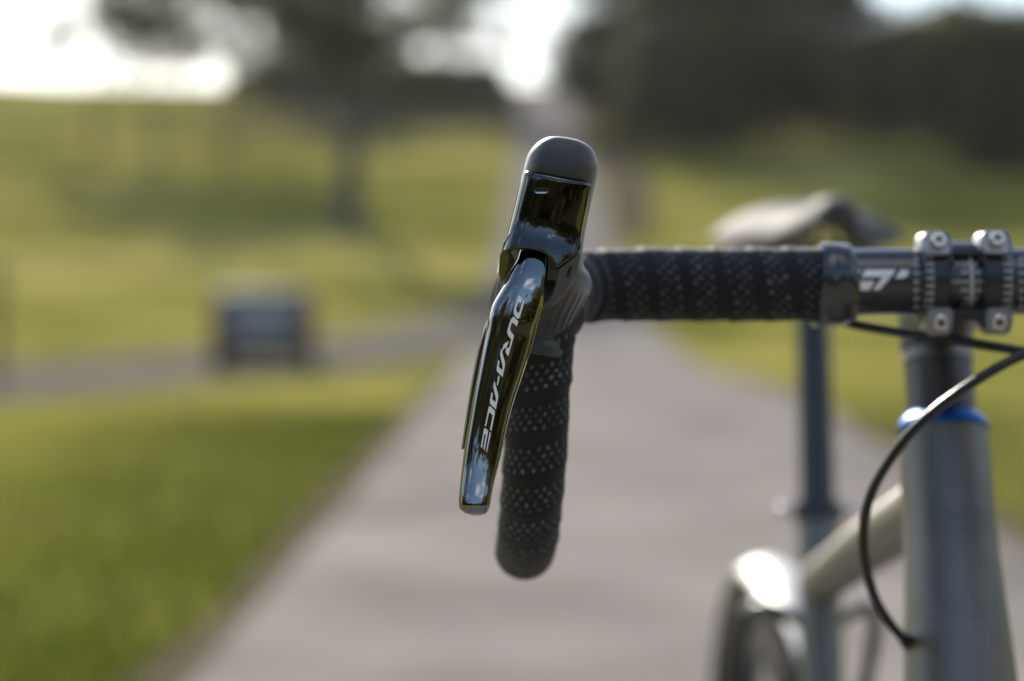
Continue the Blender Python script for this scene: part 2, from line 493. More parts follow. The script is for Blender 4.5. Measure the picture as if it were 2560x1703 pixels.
ys = [-320, -260, -210, -170, -140, -110, -90, -70, -55, -45, -35, -30, -25, -20, -15, -10, -5] + list(range(0, 250)) + list(range(250, 420, 10)) + [450, 520, 620]
xs = [-420, -330, -260, -210, -170, -140, -115, -95, -80, -68, -58, -50, -45, -36, -28, -20, -14, -10, -7, -4, 0, 4, 7, 10, 14, 20, 28, 36, 45, 50, 58, 68, 80, 95, 115, 140, 170, 210, 260, 330, 420]
zc = {}
def zt(x, y):
    k = (round(x, 3), round(y, 3))
    if k not in zc: zc[k] = terrain(x, y)
    return zc[k]
g = MB()
g.add([(x, y, zt(x, y)) for y in ys for x in xs],
      [(j*len(xs)+i, j*len(xs)+i+1, (j+1)*len(xs)+i+1, (j+1)*len(xs)+i) for j in range(len(ys)-1) for i in range(len(xs)-1)])
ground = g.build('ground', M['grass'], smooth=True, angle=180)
tag(ground, 'green and yellow grassy ground rolling up to a crest', 'ground', kind='structure')

road_l = [(-320, -1.6), (-20, -1.1), (5, -0.89), (14, -0.95), (22, -1.0), (30, -1.05), (37, -1.05), (50, -1.15), (71, -1.3), (95, -0.6), (165, 0.5), (215, 1.1), (280, 1.6)]
road_r = [(-320, 1.8), (-20, 1.8), (5, 1.92), (8.3, 2.15), (14, 2.7), (22, 3.3), (30, 3.55), (45, 3.75), (71, 4.05), (95, 4.8), (165, 5.5), (215, 6.3), (280, 7.0)]
rows = []
for y in ys:
    if y > 250: break
    if y < -72: continue
    l, r_ = smooth_interp(road_l, y), smooth_interp(road_r, y)
    j1 = 0.05 * mnoise.noise(Vector((y * 0.8, 3.1, 0))) + 0.04 * mnoise.noise(Vector((y * 0.23, 1.1, 0)))
    j2 = 0.05 * mnoise.noise(Vector((y * 0.8, 9.1, 0))) + 0.04 * mnoise.noise(Vector((y * 0.23, 5.1, 0)))
    row = []
    for k in range(9):
        x = (l + j1) + (r_ + j2 - l - j1) * k / 8 + (0.30 if k == 1 else -0.30 if k == 7 else 0) * -1 * (r_ - l) / 3
        off = 0.022 if 0 < k < 8 else -0.03
        row.append((x, y, terrain(x, y) + off))
    rows.append(row)
rd = MB().rings([[Vector(p) for p in r_] for r_ in rows], close=False, cap0=False, cap1=False)
road = rd.build('road', M['road'], smooth=True, angle=180)
tag(road, 'pale grey worn asphalt road running away and up the hill', 'road', kind='structure')

M['verge'] = mat('dusty_verge', (0.098, 0.086, 0.056), 0.95, 0.0, 0.0, bump=(30, 0.5, 0.02), var=(2.2, 0.45))
for edge, sg in ((road_l, -1), (road_r, 1)):
    vrows = []
    for y in [v / 2 for v in range(-60, 64)]:
        if sg < 0 and y > 31: break
        e = smooth_interp(edge, y)
        w1 = 0.04 + 0.11 * (0.5 + mnoise.noise(Vector((y * 0.9, sg * 7.3, 2.0)))) + 0.07 * mnoise.noise(Vector((y * 3.1, sg * 2.3, 5.0)))
        xs_v = [e - sg * 0.16, e - sg * 0.04, e + sg * w1 * 0.5, e + sg * max(.05, w1), e + sg * (max(.05, w1) + 0.06)]
        vrows.append([Vector((x, y, terrain(x, y) + dz)) for x, dz in zip(xs_v, (0.008, 0.027, 0.030, 0.014, -0.03))])
    vg = MB().rings(vrows, close=False, cap0=False, cap1=False).build('verge', M['verge'], angle=180)
    tag(vg, 'strip of dusty bare earth between the near road and the ' + ('left' if sg < 0 else 'right') + ' grass', 'verge', kind='structure')

near_edge = [(-26, 4), (-13.5, 12), (-8.2, 17.5), (-5.6, 21.4), (-4.25, 26.9), (-3.3, 31.5), (-2.2, 36), (-0.6, 41.5), (0.6, 46)]
far_edge = [(-40, 12), (-24, 21.5), (-14.5, 30), (-10.2, 37), (-7.1, 42.5), (-4.6, 49), (-2.9, 57), (-1.0, 71), (0.6, 84)]
A, B = spline([(x, y, 0) for x, y in near_edge], per=8), spline([(x, y, 0) for x, y in far_edge], per=8)
rows = []
for a, b in zip(A, B):
    row = []
    for k in range(9):
        p = a.lerp(b, (0, .015, .2, .35, .5, .65, .8, .985, 1)[k])
        row.append(Vector((p.x, p.y, terrain(p.x, p.y) + (0.032 if 0 < k < 8 else -0.03))))
    rows.append(row)
ln = M['lane'] = M['road'].copy(); ln.name = 'gravel_lane'
for nd in ln.node_tree.nodes:
    if nd.type == 'VALTORGB' and nd.color_ramp.elements[0].color[0] < 0.5:
        nd.color_ramp.elements[0].color = (0.100, 0.093, 0.070, 1); nd.color_ramp.elements[1].color = (0.175, 0.160, 0.138, 1)
side = MB().rings(rows, close=False, cap0=False, cap1=False).build('side_road', ln, smooth=True, angle=180)
tag(side, 'grey side road joining from the left with a car on it', 'road', kind='structure')

# ------------------------------------------------------------------ trees
def leaf_cards(mb, rng, centres, per, spread, size):
    vs_, fs = [], []
    for c, s in centres:
        for _ in range(per):
            p = Vector(c) + Vector((rng.gauss(0, spread * s), rng.gauss(0, spread * s), rng.gauss(0, spread * s * 0.7)))
            n = Vector((rng.uniform(-1, 1), rng.uniform(-1, 1), rng.uniform(-0.6, 1))).normalized()
            u = n.orthogonal().normalized(); w = n.cross(u)
            a = rng.uniform(0, 6.28); u, w = u * math.cos(a) + w * math.sin(a), w * math.cos(a) - u * math.sin(a)
            k = size * rng.uniform(0.6, 1.35); o = len(vs_)
            vs_ += [p - u * k, p - w * k * 0.5, p + u * k, p + w * k * 0.5]
            fs.append((o, o + 1, o + 2, o + 3))
    mb.add(vs_, fs)

def make_tree(seed, height, trunk_r, crown_lo, crown_r, n_clusters, per, leaf, spread=1.0, limbs=9, dome=0.5):
    """tapered trunk with limbs, and a crown of leaf sprays round the limb ends; base at the origin"""
    rng = random.Random(seed)
    tk, cr = MB(), MB()
    bend = [Vector((rng.uniform(-.3, .3) * i * height / 30, rng.uniform(-.3, .3) * i * height / 30, height * 0.92 * i / 5)) for i in range(6)]
    bend[0] = Vector((0, 0, -0.6))
    pts = spline(bend, per=5)
    tk.tube(pts, lambda t: trunk_r * (1.35 - 0.35 * min(1, t * 8)) * (1 - 0.86 * t) + 0.02, 10)
    centres = []
    for i in range(limbs):
        t = rng.uniform(crown_lo, 0.95)
        b = pts[min(len(pts) - 1, int(t * (len(pts) - 1)))]
        a = i * 2.4 + rng.uniform(-.5, .5)
        k = (t - crown_lo) / (1 - crown_lo)
        rad = crown_r * (0.55 + 0.45 * math.sin(math.pi * min(1, 0.25 + k * dome * 1.6))) * rng.uniform(0.65, 1.0)
        e = b + Vector((math.cos(a) * rad, math.sin(a) * rad, rad * rng.uniform(-0.05, 0.5)))
        m_ = b.lerp(e, 0.5) + Vector((0, 0, rad * 0.10))
        lp = spline([b, m_, e], per=5)
        tk.tube(lp, lambda q: trunk_r * 0.32 * (1 - 0.85 * q) + 0.012, 6)
        for j in range(max(1, n_clusters // limbs)):
            q = rng.uniform(0.35, 1.0)
            p = lp[int(q * (len(lp) - 1))] + Vector((rng.gauss(0, .5), rng.gauss(0, .5), rng.gauss(0, .4))) * crown_r * 0.25
            centres.append((p, rng.uniform(0.6, 1.3)))
    for _ in range(n_clusters // 5):
        centres.append((pts[-1] + Vector((rng.gauss(0, .3), rng.gauss(0, .3), rng.uniform(-.4, .25))) * crown_r, rng.uniform(.6, 1.2)))
    leaf_cards(cr, rng, centres, per, spread, leaf)
    return tk, cr

protos = {}
def tree(name, proto, x, y, scale, rz, label, cat='tree', group=None, leafmat=None, sink=0.0):
    spec, bark, lm = proto[1], M['bark'], proto[2]
    root = empty(name, (x, y, terrain(x, y) - sink))
    if proto[0] not in protos:
        tk, cr = make_tree(*spec[0], **spec[1])
        a = tk.build('trunk', bark, root, smooth=True, angle=60)
        b = cr.build('crown', lm, root, smooth=False)
        protos[proto[0]] = (a.data, b.data)
    else:
        for nm, me in zip(('trunk', 'crown'), protos[proto[0]]):
            c = bpy.data.objects.new(nm, me); COL.objects.link(c); c.parent = root
    root.scale = (scale,) * 3; root.rotation_euler.z = rz
    tag(root, label, cat, group)
    return root

OAK = ('oak', ((11, 19.0, 0.62, 0.46, 4.7, 44, 120, 0.32), dict(limbs=14, spread=0.8)), M['leaf'])
DENSE = ('dense', ((23, 15.0, 0.40, 0.12, 6.0, 100, 140, 0.36), dict(limbs=18, spread=1.0)), M['leaf_dark'])
BUSHY = ('bushy', ((31, 9.0, 0.22, 0.04, 5.2, 100, 190, 0.32), dict(limbs=18, spread=1.0)), M['leaf_dark'])
AIRY = ('airy', ((71, 18.0, 0.20, 0.42, 5.6, 50, 62, 0.30), dict(limbs=14, spread=0.8)), M['leaf'])
SPARSE = ('sparse', ((43, 13.0, 0.22, 0.35, 4.6, 34, 60, 0.26), dict(limbs=12, spread=0.9)), M['leaf_pale'])
def TX(dx, D): return (dx * DS - CX) / F_PX * D

HILL = 'trees along the crest of the hill'
WOOD = 'dark trees right of the uphill road'
tree('oak_tree', OAK, TX(800, 95), 95, 1.0, 0.4, 'tall oak with a thick bare lower trunk standing alone on the grassy slope')
# along the crest, from the left
for px, D, p, s, rz, nm, lab in [
    (225, 138, AIRY, 0.95, 0.3, 'slender_tree', 'thin airy tree on the slope, leftmost against the white sky'),
    (365, 128, AIRY, 0.98, 1.3, 'slender_tree', 'thin airy tree on the slope, second from the left against the white sky'),
    (430, 215, SPARSE, 0.8, 1.9, 'slender_tree', 'small thin pale tree far back on the crest, left of the oak'),
    (520, 135, AIRY, 1.0, 4.1, 'slender_tree', 'tall airy tree whose loose crown hangs against the sky left of the oak'),
    (690, 178, OAK, 0.82, 2.2, 'broad_tree', 'broad dark tree on the crest just left of the lone oak'),
    (760, 200, OAK, 0.9, 3.4, 'broad_tree', 'broad tree on the crest hidden partly behind the oak trunk'),
    (1000, 185, OAK, 0.72, 5.0, 'broad_tree', 'broad tree on the crest between the lone oak and the uphill road'),
    (1105, 165, AIRY, 0.86, 2.9, 'slender_tree', 'loose tree by the left edge of the road near the top of the hill'),
]:
    tree(nm, p, TX(px, D), D, s, rz, lab, group=HILL)
# low scrub under the crest trees
SHRUB = ('shrub', ((57, 3.0, 0.06, 0.02, 2.6, 50, 110, 0.26), dict(limbs=12, spread=0.6)), M['leaf_dark'])
for px, D, s, rz, lab in [
    (575, 196, 0.8, 0.2, 'low dark shrub on the crest, leftmost under the trees'),
    (655, 186, 1.1, 1.2, 'dark shrub on the crest left of the oak trunk'),
    (735, 192, 1.0, 2.6, 'dark shrub on the crest touching the left side of the oak trunk'),
    (850, 184, 1.2, 3.5, 'wide dark shrub on the crest right of the oak trunk'),
    (945, 190, 0.9, 4.4, 'dark shrub on the crest under the round white gap of sky'),
    (1030, 182, 1.1, 5.3, 'dark shrub on the crest second from the uphill road'),
    (1110, 188, 1.0, 0.8, 'dark shrub on the crest nearest the left edge of the uphill road'),
]:
    tree('shrub', SHRUB, TX(px, D), D, s, rz, lab, 'shrub', group='shrubs along the crest of the hill')
# the dark wood on the right
for px, D, p, s, rz, nm, lab in [
    (1440, 150, DENSE, 1.0, 0.2, 'dense_tree', 'dark leafy tree nearest the right edge of the uphill road'),
    (1560, 135, DENSE, 0.95, 1.4, 'dense_tree', 'dark leafy tree second from the uphill road, above the black hood'),
    (1690, 150, DENSE, 1.05, 3.0, 'dense_tree', 'dark leafy tree third from the uphill road, in the middle of the wood'),
    (1800, 140, DENSE, 1.0, 4.4, 'dense_tree', 'dark leafy tree straight above the saddle'),
    (1915, 158, DENSE, 0.8, 5.4, 'dense_tree', 'lower dark tree above the saddle nose beside the gap of white sky'),
    (2040, 155, BUSHY, 0.85, 0.7, 'bushy_tree', 'low bushy tree under the gap of white sky at the upper right'),
    (2160, 150, BUSHY, 0.8, 2.1, 'bushy_tree', 'low bushy tree between the sky gap and the darkest tree on the right'),
    (2280, 122, BUSHY, 1.05, 3.3, 'bushy_tree', 'darkest wide tree at the right edge above the stem'),
]:
    tree(nm, p, TX(px, D), D, s, rz, lab, group=WOOD)

# woods round the rest of the valley: what the glossy lever mirrors
wd = MB(); rng = random.Random(5)
for k in range(214):
    if k >= 190: a, rad = rng.uniform(R(263), R(277)), rng.uniform(68, 84)  # unseen trees added across the road, closing a bright gap the lever mirrored
    else:
        a = rng.uniform(R(112), R(428)) if k % 3 == 0 else rng.uniform(R(187), R(353))
        rad = rng.uniform(70, 120) if k % 3 == 0 else rng.uniform(26, 70)
    x, y = rad * math.cos(a), rad * math.sin(a)
    if y > 25 and abs(x) < 75: continue
    if abs(x) < 5.5 and y > -66: continue
    h_ = rng.uniform(7, 13.5); z0 = terrain(x, y)
    wd.tube([(x, y, z0 - 0.5), (x, y, z0 + h_ * 0.7)], 0.25, 5)
    cs = [(Vector((x + rng.gauss(0, h_ * .17), y + rng.gauss(0, h_ * .17), z0 + h_ * rng.uniform(.06, .95))), rng.uniform(.7, 1.4)) for _ in range(18)]
    leaf_cards(wd, rng, cs, 26, 1.3, 0.62)
woods = wd.build('woods', M['leaf'], smooth=False)
tag(woods, 'sunlit woods around the valley mirrored in the glossy lever', 'woods', kind='stuff')

# bare earth bank beside the uphill road
bank_rows = []
for D in range(92, 150, 3):
    xr = smooth_interp(road_r, D)
    row = []
    for k in range(6):
        x = xr + 0.1 + (1.2 + 2.0 * math.sin(math.pi * (D - 92) / 58) ) * k / 5
        row.append(Vector((x, D, terrain(x, D) + (-0.03 if k in (0, 5) else 0.02 + 0.22 * math.sin(math.pi * k / 5) + 0.12 * mnoise.noise(Vector((x, D * .7, 0)))))))
    bank_rows.append(row)
bank = MB().rings(bank_rows, close=False, cap0=False, cap1=False).build('earth_bank', M['dirt'], angle=180)
tag(bank, 'low bank of bare brown earth beside the uphill road', 'bank', kind='structure')

# grass blades along the near verges
gb = MB(); rng = random.Random(3); vs_, fs = [], []
for _ in range(42000):
    y = 4.2 + 16 * rng.random() ** 1.5
    lx, rx = smooth_interp(road_l, y), smooth_interp(road_r, y)
    x = lx - 0.03 - abs(rng.gauss(0, 1.5)) if rng.random() < 0.6 else rx + 0.03 + abs(rng.gauss(0, 1.5))
    if y > 17 and x < -4: continue
    h_ = rng.uniform(0.03, 0.085); a = rng.uniform(0, 3.14); w_ = rng.uniform(0.003, 0.006)
    dx, dy = math.cos(a) * w_, math.sin(a) * w_; o = len(vs_)
    vs_ += [(x - dx, y - dy, 0), (x + dx, y + dy, 0), (x + rng.gauss(0, .025), y + rng.gauss(0, .025), h_)]
    fs.append((o, o + 1, o + 2))
gb.add(vs_, fs)
M['blade'] = leaf_material('grass_blade', (0.045, 0.068, 0.003), (0.085, 0.096, 0.012))
blades = gb.build('grass', M['blade'], smooth=False)
tag(blades, 'short green grass blades along both edges of the near road', 'grass', kind='stuff')

# ------------------------------------------------------------------ thin volume added to lift the far darks like lens flare
hz = bpy.data.materials.new('flare_veil'); hz.use_nodes = True
hn = hz.node_tree; hn.nodes.clear()
ho_ = hn.nodes.new('ShaderNodeOutputMaterial'); hv = hn.nodes.new('ShaderNodeVolumePrincipled')
hv.inputs['Color'].default_value = (0.92, 0.93, 0.95, 1); hv.inputs['Density'].default_value = 0.00010
hv.inputs['Anisotropy'].default_value = 0.35
hn.links.new(hv.outputs[0], ho_.inputs['Volume'])
veil = MB().box((0, 150, 25), (880, 960, 90)).build('veil', hz, smooth=False)
tag(veil, 'thin pale haze added to lift the dark tones of the far hill and trees', 'veil', kind='stuff')
scene.cycles.volume_bounces = 0

# ------------------------------------------------------------------ roadside post at the left edge
pr = empty('wooden_post', (*[TX(-7, 27.0), 27.0], 0))
tag(pr, 'dark wooden roadside post cut by the left edge of the picture', 'post')
MB().lathe((0, 0, -0.3), (0, 0, 1), [(0, 0.075), (1.9, 0.07), (1.98, 0.055), (2.0, 0.02)], 12).build('shaft', M['wood'], pr)
MB().box((0, 0, 1.35), (0.18, 0.17, 0.05)).build('iron_band', M['car_dark'], pr, smooth=False)

# ------------------------------------------------------------------ the car
def build_car(x, y, rz):
    root = empty('parked_car', (x, y, terrain(x, y) + 0.035))
    root.rotation_euler.z = rz; root.scale = (.95, .95, .89)
    tag(root, 'dark grey car seen from behind on the side road left of the lever', 'car')
    # local: x across, y forward (away), z up; rear at y = -2.1
    def section(y_, hw, z0, z1, r_=0.12):
        pts = []
        for k in range(24):
            a = 2 * math.pi * k / 24
            c, s = math.cos(a), math.sin(a)
            sx = math.copysign(abs(c) ** 0.27, c); sz = math.copysign(abs(s) ** 0.27, s)
            pts.append(Vector((hw * sx, y_, (z0 + z1) / 2 + (z1 - z0) / 2 * sz)))
        return pts
    low = [section(*a) for a in [(-2.12, .74, .42, .86), (-2.06, .84, .33, .92), (-1.7, .88, .27, .95), (-1.0, .90, .25, .95), (0.5, .90, .25, .95), (1.2, .89, .26, .94), (1.9, .84, .30, .84), (2.15, .70, .40, .70)]]
    body = MB().rings(low).build('body', M['car'], root, angle=50)
    up = [section(*a) for a in [(-2.07, .83, .84, 1.36), (-1.98, .85, .82, 1.47), (-1.5, .85, .82, 1.53), (-0.3, .84, .82, 1.55), (0.45, .82, .82, 1.49), (1.30, .78, .82, .97)]]
    MB().rings(up).build('roof', M['car'], body, angle=50)
    MB().prism([(-.64, .97), (.64, .97), (.58, 1.36), (-.58, 1.36)], 0.02, lambda a, b, c: Vector((a, -2.085 + max(0, b - 1.3) * .3 - c, b))).build('rear_window', M['car_glass'], root, smooth=False)
    MB().prism([(-.60, .98), (.60, .98), (.54, 1.40), (-.54, 1.40)], 0.02, lambda a, b, c: Vector((a, 1.31 - (b - 0.97) * 1.62 + c + 0.03, b))).build('windscreen', M['car_glass'], root, smooth=False)
    for s in (-1, 1):
        MB().prism([(-1.45, .98), (-.25, .98), (-.25, 1.36), (-1.25, 1.34)], 0.02, lambda a, b, c: Vector((s * (.845 + c - (b - 1) * .02), a, b))).build('side_window', M['car_glass'], root, smooth=False)
        MB().prism([(-.17, .98), (.95, .98), (.45, 1.33), (-.17, 1.36)], 0.02, lambda a, b, c: Vector((s * (.845 + c - (b - 1) * .02), a, b))).build('side_window', M['car_glass'], root, smooth=False)
        MB().box((s * .70, -2.075, .80), (.26, .10, .18)).build('tail_light', M['tail'], root, mods=[('BEVEL', dict(width=.03, segments=2))])
        MB().box((s * .98, .75, 1.0), (.18, .09, .13)).build('wing_mirror', M['car_dark'], root, mods=[('BEVEL', dict(width=.03, segments=2))])
        for yy in (-1.3, 1.32):
            wr = empty('wheel', (s * .80, yy, .31)); wr.parent = root
            MB().lathe((-.10, 0, 0), (1, 0, 0), [(0, .22), (.0, .29), (.03, .31), (.17, .31), (.20, .29), (.2, .22)], 28).build('tyre', M['tyre'], wr)
            MB().lathe((-.105 if s < 0 else .02, 0, 0), (1, 0, 0), [(0, .05), (.0, .21), (.085, .21), (.085, .05)], 20).build('rim', M['steel'], wr)
    MB().box((0, -2.085, .80), (1.10, .10, .26)).build('tailgate', M['car_pale'], root, mods=[('BEVEL', dict(width=.03, segments=2))])
    MB().box((0, -2.10, .46), (1.62, .12, .24)).build('bumper', M['car_dark'], root, mods=[('BEVEL', dict(width=.04, segments=2))])
    MB().box((0, -2.145, .77), (.52, .02, .12)).build('number_plate', M['plate'], root, smooth=False)
    return root
build_car(-4.22, 33.8, R(6))

# ------------------------------------------------------------------ the bicycle
bike = empty('bicycle', (0.232, 1.32, 0.0))
tag(bike, 'drop-bar bicycle facing the camera with a grey frame and black taped handlebar', 'bicycle')
ORG = bike.location.copy()
def part(mb, name, m, parent=None, **kw):
    return mb.build(name, m, parent or bike, ORG, **kw)

XS = 0.2192                                     # middle of the stem
BZ, BY = 0.9665, 0.945                          # handlebar axis
def mir(p): return Vector((2 * XS - p.x, p.y, p.z))

# --- handlebar path (image left half = the bicycle's right side)
drop_ctrl = [
    (XS, BY, BZ), (0.16, BY, BZ - .0003), (0.10, BY, BZ - .0008), (0.062, BY - .001, BZ - .001),
    (0.036, BY - .006, BZ - .002), (0.0225, BY - .024, BZ - .004), (0.0185, BY - .045, BZ - .0075),
    (0.0165, .878, .9545), W(1240, 745, .868), W(1240, 800, .867), W(1237, 900, .869), W(1234, 1000, .873),
    W(1228, 1090, .880), W(1221, 1170, .893), W(1214, 1232, .912), W(1207, 1264, .940), (0.0065, .968, .8385), (0.0062, 1.00, .837), (0.006, 1.032, .836)]
path = spline(drop_ctrl, step=0.0012, per=24)
LEN = [0.0]
for a, b in zip(path, path[1:]): LEN.append(LEN[-1] + (b - a).length)
def idx_at_x(xd):
    xw = (xd * DS - CX) / F_PX * BY
    return min(range(len(path) // 2), key=lambda i: abs(path[i].x - xw) + (abs(path[i].y - BY) > .02))
i_tape = idx_at_x(1945)

PITCH = 0.0172
def tape_mesh(side):
    pts = path[i_tape:]
    if side < 0: pts = [mir(p) for p in pts]
    fr_ = transport(pts); n = 40; rings = []; uvs = []
    for i, p in enumerate(pts):
        L0 = LEN[i_tape + i] - LEN[i_tape]
        k = sstep(0.185, 0.25, L0)
        base = 0.0168 * (1 - k) + 0.0139 * k
        u, w = fr_[i]; ring = []; uvr = []
        end = len(pts) - 1 - i
        for j in range(n + 1):
            a = 2 * math.pi * j / n
            ph = L0 / PITCH + -side * (a / (2 * math.pi)) * 1.0 + 0.12 * mnoise.noise(Vector((L0 * 90, side * 3, 0)))
            fr = ph - math.floor(ph)
            saw = fr ** 1.6 if fr < 0.955 else (1 - fr) / 0.045 * 0.93
            r_ = base + 0.0007 * saw + 0.0005 * mnoise.noise(Vector((p.x * 160, p.y * 160, p.z * 160))) 
            # the hoses run under the tape below the bar
            d = (math.cos(a) * u + math.sin(a) * w)
            if L0 < 0.19: r_ += 0.0016 * sstep(-0.55, -1.0, d.z) * (1.2 - L0 * 5)
            if end < 8: r_ *= math.sqrt(max(0.02, 1 - ((8 - end) / 8.0) ** 2))
            if j < n: ring.append(p + r_ * d)
            uvr.append((ph, j / n * 21.0))
        rings.append(ring); uvs.append(uvr)
    mb = MB().rings(rings, True, True, True)
    nn = n
    me = bpy.data.meshes.new('bar_tape')
    me.from_pydata([tuple(Vector(v) - ORG) for v in mb.v], [], mb.f)
    lay = me.uv_layers.new(name='tape')
    for poly in me.polygons:
        if len(poly.vertices) != 4: continue
        q = poly.index; i, j = divmod(q, nn)
        for li, (ii, jj) in zip(poly.loop_indices, ((i, j), (i, j+1), (i+1, j+1), (i+1, j))):
            lay.data[li].uv = uvs[ii][jj]
    for p in me.polygons: p.use_smooth = True
    me.materials.append(M['tape'])
    return me

bar_pts = [p for p in path[::6]]
bar_all = [mir(p) for p in reversed(bar_pts)] + bar_pts[1:]
def bar_r(t):
    c = abs(t - 0.5) * 2          # 0 at the stem, 1 at the drop ends
    return 0.0159 if c < 0.36 else 0.0159 - 0.0040 * sstep(0.36, 0.48, c)
handlebar = part(MB().tube(bar_all, bar_r, 36), 'handlebar', M['bar'], angle=60)
for sgn in (1, -1):
    me = tape_mesh(sgn)
    o = bpy.data.objects.new('bar_tape', me); COL.objects.link(o); o.parent = handlebar

# --- glossy finishing band at the end of the tape
def band_mesh(side):
    x0, x1 = (1879, 1966)
    rings = []
    for k in range(15):
        t = k / 14
        xd = x0 + (x1 - x0) * t
        X = (xd * DS - CX) / F_PX * BY
        ring = []
        for j in range(48):
            a = 2 * math.pi * j / 48
            up, fw = math.sin(a), math.cos(a)
            r_ = 0.0190 - 0.0006 * t
            r_ += 0.0026 * sstep(-0.2, -0.95, up) * (1 - .25 * t)                        # hoses underneath
            r_ -= 0.0030 * sstep(0.80, 1.0, t) * (0.6 + 0.4 * sstep(.0, .6, up))
            r_ += 0.00035 * math.sin(3 * a + 9 * t + 1.0) + 0.0005 * math.exp(-((t - .42 - .18 * up) / .09) ** 2)
            skew = 0.0016 * up * (1 - t)
            p = Vector((X + skew, BY - r_ * fw, BZ - .0005 + r_ * up))
            ring.append(p if side > 0 else mir(p))
        rings.append(ring)
    return MB().rings(rings, True, True, True)
for sgn in (1, -1):
    part(band_mesh(sgn), 'finishing_tape', M['finish'], handlebar, angle=50)

# --- printing on the bar
def on_bar(px, py, lift=0.00008, r_=0.0159):
    """photograph pixel -> point on the front of the bar"""
    d = BY - r_
    for _ in range(6):
        z = CAM_H - (py - HY) / F_PX * d
        dz = max(-r_ * .999, min(r_ * .999, z - BZ))
        d = BY - math.sqrt(r_ * r_ - dz * dz)
    z = CAM_H - (py - HY) / F_PX * d
    x = (px - CX) / F_PX * d
    c = Vector((0, d - BY, z - BZ)).normalized() * (r_ + lift)
    return Vector((x, BY + c.y, BZ + c.z))
def print_poly(mb, poly, sub=10):
    """flat polygon in photograph pixels wrapped on the bar: horizontal strips between left and right outlines"""
    ys_ = [p[1] for p in poly]; y0, y1 = min(ys_), max(ys_)
    n = len(poly)
    def cross(y):
        xs_ = []
        for i in range(n):
            a, b = poly[i], poly[(i+1) % n]
            if (a[1] <= y < b[1]) or (b[1] <= y < a[1]):
                xs_.append(a[0] + (b[0] - a[0]) * (y - a[1]) / (b[1] - a[1]))
        xs_.sort(); return xs_
    prev = None
    for k in range(sub + 1):
        y = y0 + (y1 - y0) * min(max(k / sub, 0.001), 0.999)
        xs_ = cross(y)
        cur = [(xs_[i], xs_[i+1], y) for i in range(0, len(xs_) - 1, 2)]
        if prev and len(prev) == len(cur):
            for (a0, a1, ya), (b0, b1, yb) in zip(prev, cur):
                mb.add([on_bar(a0, ya), on_bar(a1, ya), on_bar(b1, yb), on_bar(b0, yb)], [(0, 1, 2, 3)])
        prev = cur
def c4(x, y): return (1960 + x * .2546, 550 + y * .2546)
lg = MB()
for poly in ([(695, 500), (758, 490), (725, 552), (700, 556)],
             [(800, 490), (1098, 490), (1055, 548), (1048, 560), (760, 562)],
             [(968, 562), (1046, 562), (935, 688), (872, 688)],
             [(712, 600), (892, 600), (832, 690), (722, 690), (704, 660)],
             [(1150, 490), (1236, 492), (1196, 562), (1172, 572), (1090, 576)]):
    print_poly(lg, [c4(*p) for p in poly])
part(lg, 'logo_print', M['print'], handlebar, smooth=False)
tk, tk2 = MB(), MB()
for yy in (380, 440, 522, 605, 690, 772, 850):
    print_poly(tk, [c4(*p) for p in ((1280, yy - 17), (1318, yy - 17), (1322, yy), (1318, yy + 17), (1280, yy + 17), (1274, yy))], 4)
    print_poly(tk, [c4(*p) for p in ((1338, yy - 9), (1352, yy - 9), (1352, yy + 9), (1338, yy + 9))], 2)
    print_poly(tk2, [c4(*p) for p in ((2318, yy - 17), (2350, yy - 17), (2350, yy + 17), (2318, yy + 17))], 4)
for q in (tk, tk2): tag(part(q, 'size_marks', M['scale'], handlebar, smooth=False), kind='stuff')
sc_ = MB()
print_poly(sc_, [c4(*p) for p in ((1818, 372), (1838, 372), (1856, 500), (1858, 700), (1842, 872), (1822, 872), (1838, 700), (1836, 500))], 24)
part(sc_, 'centre_line_print', M['white'], handlebar, smooth=False)
sc_ = MB()
for yy, a, b in ((440, 1765, 1890), (512, 1735, 1940), (690, 1735, 1945), (772, 1770, 1895), (842, 1735, 1930)):
    print_poly(sc_, [c4(*p) for p in ((a, yy - 22), (b, yy - 22), (b, yy + 22), (a, yy + 22))], 3)
print_poly(sc_, [c4(*p) for p in ((1645, 588), (2030, 588), (2030, 622), (1645, 622))], 2)
M['scale_dim'] = mat('dim_grey_print', (0.27, 0.28, 0.31), 0.45)
part(sc_, 'scale_print', M['scale_dim'], handlebar, smooth=False)

# --- stem, faceplate and bolts
SB = Vector((0.2231, 1.045, 0.952))              # where the stem grips the steerer
st = MB()
rings = []
for k in range(9):
    t = k / 8
    c = Vector((XS, BY + .012, BZ)).lerp(SB, t)
    hw = 0.0245 * (1 - t) + 0.0185 * t; hh = 0.0185 * (1 - t) + 0.0195 * t
    hw -= .004 * math.sin(math.pi * t)
    rings.append([c + Vector((hw * math.copysign(abs(math.cos(a)) ** .6, math.cos(a)), 0, hh * math.copysign(abs(math.sin(a)) ** .6, math.sin(a)))) for a in (2*math.pi*j/28 for j in range(28))])
st.rings(rings)
AX = Vector((0, -0.309, -0.951))                 # steering axis, downwards
st.lathe(SB - AX * 0.021, AX, [(0, .016), (0.001, .0188), (.041, .0192), (.042, .016)], 36)
stem = part(st, 'stem', M['stem'], angle=45)
part(MB().lathe(SB - AX * 0.0265, AX, [(0, .010), (.001, .0165), (.0055, .0172)], 30), 'top_cap', M['stem'], stem)
